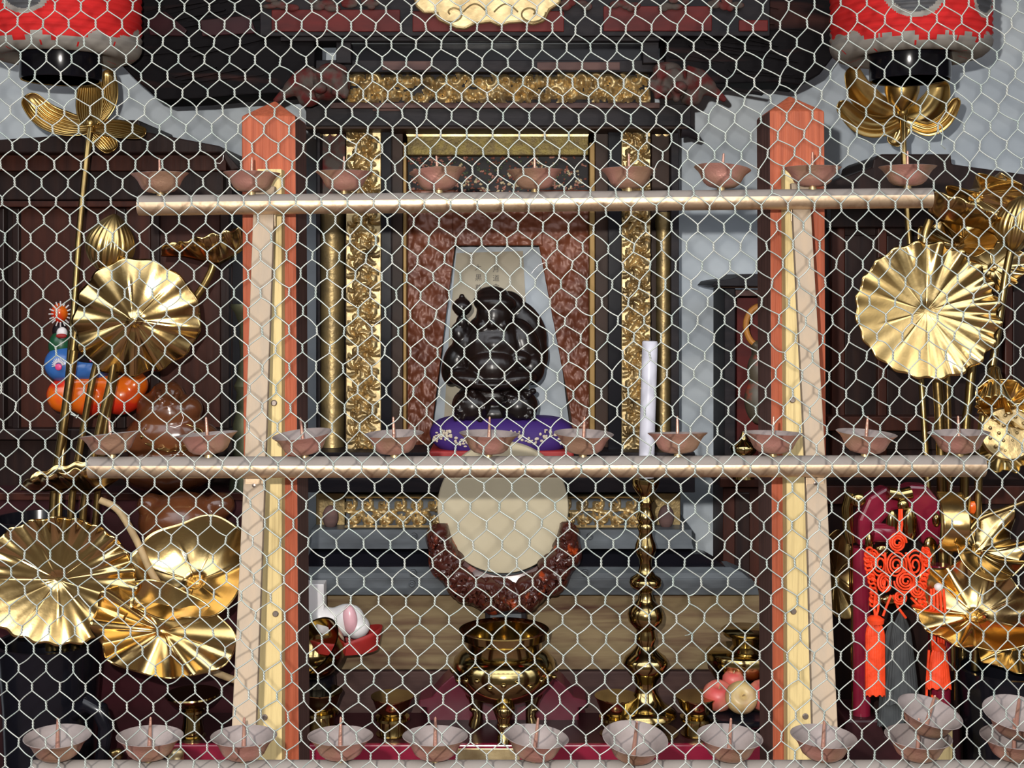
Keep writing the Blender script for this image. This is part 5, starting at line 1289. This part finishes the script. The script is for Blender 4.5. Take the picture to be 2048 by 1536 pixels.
cbox(c2, 1662, 400, 2260, 455, 1.772, .03, 'frieze', CABD)
for x0, x1 in ((1664, 1690), (1756, 1774), (2010, 2026)):
    cbox(c2, x0, 456, x1, 930, 1.785, .02, 'stile', CAB)
for x0, x1 in ((1690, 1756), (1774, 2010), (2026, 2260)):
    cbox(c2, x0, 470, x1, 900, 1.795, .01, 'door_panel', CABD)
cbox(c2, 1656, 833, 2260, 862, 1.768, .04, 'sill', CAB)
t = thing('side_altar', 'dark wooden side altar step under the right cabinet', 'altar step', W(1900, 1400, 1.73))
MB().box((W(1640, 0, 1.73).x, 1.735, W(0, 972, 1.73).z), (W(2260, 0, 1.73).x, 1.79, 0)).build('step', CABD, t, smooth=False, bevel=.002)
MB().box((W(1640, 0, 1.73).x, 1.728, W(0, 972, 1.73).z), (W(2260, 0, 1.73).x, 1.735, W(0, 1008, 1.73).z)).build('nosing', CAB, t, smooth=False, bevel=.001)
# small open shrine with a wreath, in front of the wall beside the right post
SYY = 1.78
t = thing('small_shrine', 'small black roofed shrine with a red lined interior behind the right post', 'shrine', W(1495, 1180, 1.84))
MB().prism([(1423, 572), (1432, 562), (1470, 556), (1486, 548), (1540, 547), (1640, 556), (1640, 574)], SYY-.02, .14).build('roof', BLACKW, t, smooth=False, bevel=.001)
MB().prism([(1423, 573), (1640, 573), (1640, 578), (1440, 576)], SYY-.01, .11).build('eave', BROWNR, t, smooth=False, bevel=.001)
cbox(t, 1449, 576, 1471, 962, SYY, .10, 'left_stile', BLACKW)
cbox(t, 1471, 580, 1600, 592, SYY+.004, .08, 'lintel', PINKW)
cbox(t, 1620, 576, 1640, 962, SYY, .10, 'right_stile', BLACKW)
cbox(t, 1471, 592, 1620, 962, SYY+.085, .01, 'red_back', REDP)
cbox(t, 1440, 955, 1640, 975, SYY-.01, .12, 'base_board', CAB)
cbox(t, 1446, 975, 1640, 1180, SYY, .09, 'pedestal', CAB)
cbox(t, 1470, 985, 1500, 1150, SYY-.004, .01, 'pedestal_groove', CABD)
t2 = thing('wreathed_figure', 'small figure under an orange ring inside the small black shrine', 'figurine', W(1520, 850, 1.80))
mb = MB(); R_ = S(34, 1.8)
mb.tube([W(1524, 652, 1.80)+Vector((R_*math.cos(a)*.95, 0, R_*1.2*math.sin(a))) for a in [2*PI*k/30 for k in range(30)]], S(6, 1.8), 10, closed=True); mb.build('ring', mk('ochre_ring', (.42, .17, .03), .5), t2)
mb = MB()
for px, py, rx, ry in ((1520, 700, 18, 20), (1520, 740, 26, 40), (1520, 800, 32, 50), (1508, 690, 8, 10)): mb.pell(px, py, 1.805, rx, ry, 20)
mb.build('robe', mk('mottled_robe', (.07, .055, .035), .5, col2=(.30, .04, .02), scale=40, lo=.56, hi=.66), t2, remesh=.0025)
t = turned('brass_pot', 'little brass pot in front of the small black shrine, partly behind a candle cup', 'pot', 1487, 1.74, [(862, 3), (866, 4), (876, 8), (882, 10), (889, 24), (896, 27), (905, 24), (912, 16), (930, 18), (957, 22)], BRASS)
# green bronze candlestick between the left cabinet and the post
turned('bronze_candlestick', 'green bronze candlestick half hidden behind the left post', 'candlestick', 494, 1.755,
    [(608, 32), (614, 33), (626, 24), (640, 19), (650, 15), (664, 14), (680, 16), (700, 14), (716, 13), (735, 18), (760, 20), (772, 26), (785, 20), (800, 22), (815, 18), (826, 22), (850, 28), (880, 26), (930, 30), (985, 36)], BRONZE, base=W(0, 985, 1.73).z)

# ---------------------------------------------------------------- painted doll, brown carving and wooden drum on the left
DYY = 1.71
t = thing('painted_doll', 'brightly painted clay doll group behind the left gilt stems', 'figurine', W(180, 840, DYY))
mb = MB()
for px, py, rx, ry, rd in ((130, 790, 36, 36, 36), (180, 795, 44, 38, 40), (240, 790, 46, 40, 40), (270, 770, 26, 28, 30), (190, 765, 80, 18, 34)): mb.pell(px, py, DYY, rx, ry, rd)
mb.build('orange_base', ORP, t, remesh=.0025, label='glossy orange base with red swirls')
mb = MB()
for px, py, rx, ry, rd in ((125, 728, 36, 36, 30), (180, 738, 44, 26, 30), (150, 745, 56, 18, 28)): mb.pell(px, py, DYY-.005, rx, ry, rd)
mb.build('blue_skirt', BLUE, t, remesh=.0022)
MB().pell(122, 690, DYY, 24, 32, 24, 8).build('green_blouse', GREEN, t)
MB().pell(119, 662, DYY, 14, 18, 14).build('dark_hair', BLKP, t)
MB().pell(124, 666, DYY-.012, 11, 12, 8).build('face', WHTP, t)
MB().pell(123, 672, DYY-.016, 11, 5, 6).build('collar', REDC, t)
MB().pell(119, 626, DYY, 17, 20, 17).build('orange_flower', ORP, t)
mb = MB()
for k in range(16):
    a = 2*PI*k/16
    mb.tube([W(121+15*math.cos(a), 628+17*math.sin(a), DYY-.014), W(121+23*math.cos(a), 628+25*math.sin(a), DYY-.010)], .0010, 6)
mb.build('flower_rays', WHTP, t)
mb = MB()
for px, py, rx, ry, an in ((176, 690, 22, 34, 0), (185, 716, 34, 26, -20), (165, 664, 14, 18, 0)): mb.pell(px, py, DYY-.008, rx, ry, 22, an)
mb.build('black_cloak', BLKP, t, remesh=.0022)
for x, y in ((163, 683), (117, 731)):
    mb = MB()
    for k in range(12):
        a = PI*k/11+PI*.95
        mb.tube([W(x+7*math.cos(a), y+6*math.sin(a), DYY-.030), W(x+13*math.cos(a), y+14*math.sin(a), DYY-.027)], .0007, 6)
    mb.build('white_rays', WHTP, t); MB().pell(x, y+3, DYY-.029, 7, 7, 3).build('pink_spot', PINK, t)
mb = MB(); mb.tube([W(156, 702, DYY-.030), W(176, 708, DYY-.033), W(200, 706, DYY-.030)], .0014, 6); mb.tube([W(180, 722, DYY-.033), W(196, 716, DYY-.032), W(204, 708, DYY-.030)], .0014, 6); mb.build('pink_trim', PINK, t)
t = thing('brown_statue', 'glossy brown lacquered round bodied statue before the left cabinet', 'statue', W(335, 985, 1.70))
mb = MB()
for px, py, rx, ry, rd in ((335, 790, 34, 30, 30), (335, 826, 62, 44, 50), (300, 812, 26, 26, 30), (376, 818, 30, 28, 30), (335, 870, 84, 50, 54), (285, 880, 40, 36, 44), (396, 880, 44, 40, 44), (335, 940, 96, 46, 60)):
    mb.pell(px, py, 1.70, rx, ry, rd)
for px, py, rx, ry in ((322, 798, 9, 6), (350, 798, 9, 6), (336, 812, 13, 6), (316, 786, 7, 8), (354, 786, 7, 8)): mb.pell(px, py, 1.675, rx, ry, 10)
mb.build('body', BRST, t, remesh=.0028)
t = thing('wooden_drum', 'round hollow glossy brown wooden drum beside the left rack leg', 'drum', W(372, 1105, 1.66))
mb = MB().pell(365, 1045, 1.665, 88, 62, 70).pell(300, 1010, 1.66, 26, 24, 30).pell(440, 1010, 1.66, 30, 26, 30); mb.build('drum_body', BRST, t, remesh=.003)
MB().pell(372, 1108, 1.66, 92, 26, 70).build('drum_cushion', BLKP, t)
t = thing('black_bell', 'round black bell bowl edge behind the big lower left lotus leaf', 'bell', W(78, 1110, 1.68))
MB().lathe(W(78, 1110, 1.68), [(.01, 0), (S(70, 1.68), .01), (S(88, 1.68), S(50, 1.68)), (S(90, 1.68), S(76, 1.68)), (S(84, 1.68), S(76, 1.68)), (S(78, 1.68), S(40, 1.68)), (0, .012)], 48).build('bowl', BLACKL, t, auto=50)
for x, r, m_c in ((232, 15, GSTEM), (350, 19, CARVEB)):
    t = thing('gilt_nugget', 'small lumpy gilt nugget at the foot of the %s' % ('black vase' if x < 300 else 'brass goblet, largest of two'), 'ornament', W(x, 1526, 1.585), 'gilt nuggets')
    mb = MB(); q = random.Random(x)
    for k in range(14): mb.pell(x+q.uniform(-r*.6, r*.6), 1510+q.uniform(-r*.45, r*.6), 1.585+q.uniform(-.006, .006), r*.5, r*.5, r*.5)
    mb.build('nugget', m_c, t, remesh=.0014)

# ---------------------------------------------------------------- crimson stand with brass, orange knot and tassels
KY = 1.60
t = thing('crimson_stand', 'crimson lacquered stand with brass fittings behind the orange cord knot', 'stand', W(1806, 1440, KY))
def col(x0, y0, x1, y1, Y, name, mat, r=.004, label=None, dep=None):
    a = W(x0, y0, Y); b = W(x1, y1, Y)
    w_ = (b.x-a.x)/2
    mb = MB().lathe(Vector(((a.x+b.x)/2, Y+w_, b.z)), [(w_*.96, 0), (w_, .003), (w_, a.z-b.z-.003), (w_*.96, a.z-b.z)], 40)
    return mb.build(name, mat, t, label=label, auto=50)
col(1708, 1098, 1746, 1442, KY, 'post', CRIM)
col(1864, 1134, 1908, 1442, KY, 'post', CRIM)
mb = MB()
for i in range(2):
    cx = (1768, 1848)[i]
# arched upper body of the stand
MB().prism([(1716, 1092), (1718, 1040), (1738, 995), (1772, 975), (1800, 985), (1822, 970), (1856, 972), (1878, 1000), (1884, 1050), (1880, 1092), (1846, 1090), (1836, 1040), (1810, 1018), (1786, 1022), (1762, 1050), (1752, 1092)], KY+.01, .03).build('arched_top', CRIM, t, smooth=False, bevel=.004)
MB().tube([W(1744, 1065, KY), W(1780, 1066, KY), W(1786, 1080, KY)], [.012, .012, .010], 24).build('cross_bar', CRIM, t)
for pts_, r in (([(1700, 985), (1692, 1015), (1694, 1050), (1702, 1085)], .006), ([(1776, 985), (1800, 990), (1822, 985)], .008)):
    mb = MB().tube([W(x, y, KY+.004) for x, y in pts_], r, 14); mb.build('brass_fitting', BRASS, t)
for x, y, rx, ry in ((1716, 1000, 16, 14), (1784, 1050, 12, 30), (1820, 1048, 14, 34), (1738, 1085, 8, 20), (1764, 1100, 14, 12), (1860, 1095, 14, 22), (1872, 1040, 8, 14), (1806, 1010, 12, 12), (1784, 1200, 26, 12), (1850, 1205, 22, 16)):
    MB().pell(x, y, KY-.002, rx, ry, 8).build('brass_boss', BRASS, t)
for x, y0, y1 in ((1704, 1010, 1440), (1861, 1130, 1430), (1910, 1135, 1400), (1700, 1100, 1200)):
    MB().tube([W(x, y0, KY+.003), W(x, y1, KY+.003)], .0013, 8).build('brass_edge', BRASS, t)
MB().prism([(1690, 1440), (1760, 1440), (1770, 1470), (1800, 1500), (1860, 1540), (1860, 1560), (1690, 1560)], KY-.01, .08).build('curved_foot', MAROON, t, smooth=False, bevel=.003)
MB().prism([(1850, 1440), (1920, 1440), (1925, 1560), (1850, 1560)], KY+.0, .07).build('curved_foot', MAROON, t, smooth=False, bevel=.003)
MB().box((W(1684, 0, KY).x, KY+.005, W(0, 1545, KY).z), (W(1912, 0, KY).x, KY+.08, 0)).build('plinth', BLACKW, t, smooth=False, bevel=.003)
# knot
k = thing('knotted_cord', 'orange knotted cord ornament hanging from the crimson stand', 'cord', W(1795, 1235, KY-.03))
q = random.Random(3)
def coil(cx, cy, R0, R1, turns, dY, r=.0013, ph=0, sy=1.0):
    P = []
    n_ = int(turns*22)
    for i in range(n_+1):
        a = ph+i/n_*turns*2*PI; rr = R0+(R1-R0)*i/n_
        P.append(W(cx+rr*math.cos(a), cy+rr*math.sin(a)*sy, KY-.03+dY+.002*math.sin(a*2)))
    MB().tube(P, r, 8).build('cord_loop', ORC, k)
coil(1795, 1085, 4, 18, 3, -.004, sy=1.1); coil(1760, 1128, 4, 18, 2.5, 0, sy=1.5, ph=1); coil(1830, 1130, 4, 20, 2.5, 0, sy=1.5, ph=2)
coil(1792, 1130, 4, 22, 3.2, -.006, sy=1.3); coil(1812, 1162, 4, 24, 3.5, -.007); coil(1770, 1166, 4, 16, 2.5, -.003, ph=2, sy=1.3)
coil(1836, 1178, 4, 16, 2.5, -.005, ph=1, sy=1.2); coil(1745, 1115, 3, 12, 2, .002, sy=1.4); coil(1850, 1115, 3, 12, 2, .002, sy=1.5); coil(1800, 1195, 3, 14, 2.4, -.005)
coil(1842, 1224, 9, 10, 1.0, -.004, r=.0018)
for i in range(26):      # rows of small side loops like a plait
    s_ = i % 13; x = (1738-3*math.sin(s_*.5)+8*s_/13) if i < 13 else (1852-6*s_/13+4*math.sin(s_*.5)); y = 1100+s_*9
    coil(x, y, 4, 8, 1.2, .001, ph=q.uniform(0, 6), r=.0014, sy=.9)
for pts_ in ([(1799, 1018), (1798, 1050), (1795, 1075)], [(1803, 1018), (1804, 1050), (1800, 1078)], [(1750, 1190), (1748, 1215), (1752, 1240)], [(1758, 1190), (1756, 1220), (1750, 1240)],
             [(1782, 1190), (1772, 1215), (1766, 1232)], [(1786, 1190), (1796, 1215), (1812, 1236)], [(1822, 1195), (1836, 1210), (1842, 1218)], [(1770, 1105), (1772, 1150), (1766, 1185)], [(1812, 1105), (1826, 1150), (1830, 1170)],
             [(1868, 1176), (1868, 1240), (1870, 1295)], [(1874, 1176), (1876, 1240), (1877, 1295)], [(1880, 1176), (1884, 1240), (1882, 1295)], [(1887, 1178), (1892, 1240), (1886, 1298)], [(1862, 1178), (1862, 1240), (1866, 1300)], [(1858, 1300), (1854, 1360), (1852, 1420)], [(1864, 1390), (1866, 1412), (1858, 1420)]):
    MB().tube([W(x, y, KY-.032) for x, y in pts_], .0016, 8).build('hanging_strand', ORC, k)
MB().pell(1877, 1174, KY-.033, 9, 8, 8).build('white_bead', WHTP, k)
def tassel(name, lab, cx, y0, y1, w0, w1, mat, Y=KY-.034, cap=True, split=0, seed=1):
    t_ = thing(name, lab, 'tassel', W(cx, y1, Y), 'tassels under the orange knot')
    mb = MB()
    def f(u, v):
        th = u*2*PI
        w = (w0+(w1-w0)*v)*math.sin(min(1, .15+v*4)*PI/2)
        w *= 1+.03*math.cos(th*26)+.02*math.sin(th*7+seed)
        dx = split*v*v*(1 if math.cos(th) > 0 else -1)
        return W(cx+w*math.cos(th)+dx, y0+(y1-y0)*v+2*math.sin(th*9+seed), Y+S(w*.5, Y)*math.sin(th))
    mb.grid(104, 14, f, closeu=True)
    mb.build('fringe', mat, t_, auto=0)
    if cap: MB().lathe(W(cx, y0+10, Y), [(S(w0*.9, Y), 0), (S(w0*.95, Y), S(8, Y)), (S(w0*.5, Y), S(14, Y)), (0, S(15, Y))], 28).build('tassel_cap', mat, t_)
    return t_
tassel('cord_tassel', 'left orange tassel with smooth thick fringe', 1750, 1236, 1392, 19, 20, ORC, seed=2)
tassel('cord_tassel', 'right orange tassel with flaring stringy fringe', 1878, 1290, 1378, 14, 25, ORC, seed=5)
tassel('cord_tassel', 'wide dark grey tassel between the two orange ones', 1802, 1226, 1410, 15, 38, GREYC, Y=KY-.015, cap=False, seed=9)
tassel('cord_tassel', 'long dark grey tassel hanging lowest beside the left orange one', 1782, 1245, 1452, 12, 27, GREYC, Y=KY-.010, cap=False, seed=12)
t = thing('wooden_block', 'pale gold wooden block with a rounded top behind the leaning copper cups', 'block', W(1888, 1540, 1.56))
MB().prism([(1868, 1545), (1868, 1430), (1876, 1416), (1890, 1411), (1902, 1420), (1906, 1436), (1906, 1545)], 1.56, .035).build('block', YELW, t, smooth=False, bevel=.002)
MB().box((W(1864, 0, 1.56).x, 1.555, W(0, 1545, 1.56).z), (W(1910, 0, 1.56).x, 1.60, 0)).build('block_foot', YELW, t, smooth=False, bevel=.002)

# ---------------------------------------------------------------- paper lanterns
def lantern(cx, lab, marks, seed):
    Y = 1.60
    t = thing('paper_lantern', lab, 'lantern', W(cx, 172, Y), 'red paper lanterns')
    R_ = S(157, Y); c = W(cx, 0, Y)
    zt = W(0, -420, Y).z; z0 = W(0, 128, Y).z
    prof = []
    n_ = 300
    zr = lambda y_: W(0, y_, Y).z
    prof = [(R_*.50, zr(106)), (R_*.60, zr(112)), (R_*.72, zr(118)), (R_*.82, zr(119)), (R_*.90, zr(115)), (R_*.96, zr(107)), (R_*.99, zr(98))]
    z0 = zr(90); n1 = len(prof)
    for i in range(n_):
        v = i/(n_-1)
        z = z0+(zt-z0)*v
        r = R_
        if v > .92: r = R_*min(1, .5+.5*math.sin(min(1, (1-v)*12)*PI/2))
        r *= 1-.018*abs(math.sin(PI*(z-z0)/S(13.5, Y)))
        prof.append((r, z))
    n_ = len(prof)-1
    # paper zones by height: white foot with red veins, red body
    mb = MB(); seg = 260; n0 = 0
    q = random.Random(seed); ph = [q.uniform(0, 6) for _ in range(4)]
    for r, z in prof:
        for i in range(seg):
            a = 2*PI*i/seg; mb.v.append(Vector((c.x+r*math.cos(a), Y+r*math.sin(a), z)))
    def zone(a, z):
        y = HY-(z-H)*F/(Y+R_*math.sin(a))
        xpx = cx+157*math.cos(a)
        lim = 70+6*math.sin(a*9+ph[0])+5*math.sin(a*17+ph[1])
        if math.sin(a) < 0:
            for mx, my, rx, ry, in marks:
                d = math.hypot((xpx-cx-mx)/rx, (y-my)/ry)
                if d < 1: return 2
                if d < 1.28: return 1
        if y > lim and abs(math.sin(a*6.5+y*.035+ph[3])) < .028*(1+math.sin(y*.5+a*9)): return 0
        return 1 if y > lim else 0
    for j in range(n_):
        for i in range(seg):
            i2 = (i+1) % seg
            a = 2*PI*(i+.5)/seg
            mb.mi = zone(a, (prof[j][1]+prof[j+1][1])/2)
            mb.face([j*seg+i, j*seg+i2, (j+1)*seg+i2, (j+1)*seg+i])
    mb.mi = 0
    mb.build('paper_body', [PAPERRED, PAPERWH, PAPERBK], t, auto=0, label='ribbed red paper with white foot and black brush marks')
    rb = S(79, Y)
    zt_, zb_ = W(0, 106, Y).z, W(0, 160, Y).z
    MB().lathe(Vector((c.x, Y, 0)), [(rb*.93, zb_), (rb*.97, zb_-.001), (rb, zb_+.001), (rb, zt_), (rb*.9, zt_), (rb*.9, zb_+.003), (rb*.93, zb_)], 64).build('base_ring', BLACKL, t, auto=50)
    MB().lathe(Vector((c.x, Y, 0)), [(rb, zt-.002), (rb, zt+.03), (rb*.9, zt+.03)], 64).build('top_ring', BLACKL, t, auto=50)
    MB().tube([(c.x, Y, zt+.03), (c.x, Y, 2.4)], .002, 8).build('hanging_wire', INK, t)
    return t
lantern(122, 'red and white paper lantern hanging at the top left', [(-18, -18, 40, 34), (-110, 2, 14, 16)], 2)
lantern(1820, 'red and white paper lantern hanging at the top right', [(-36, -20, 44, 42), (112, -6, 24, 32)], 5)
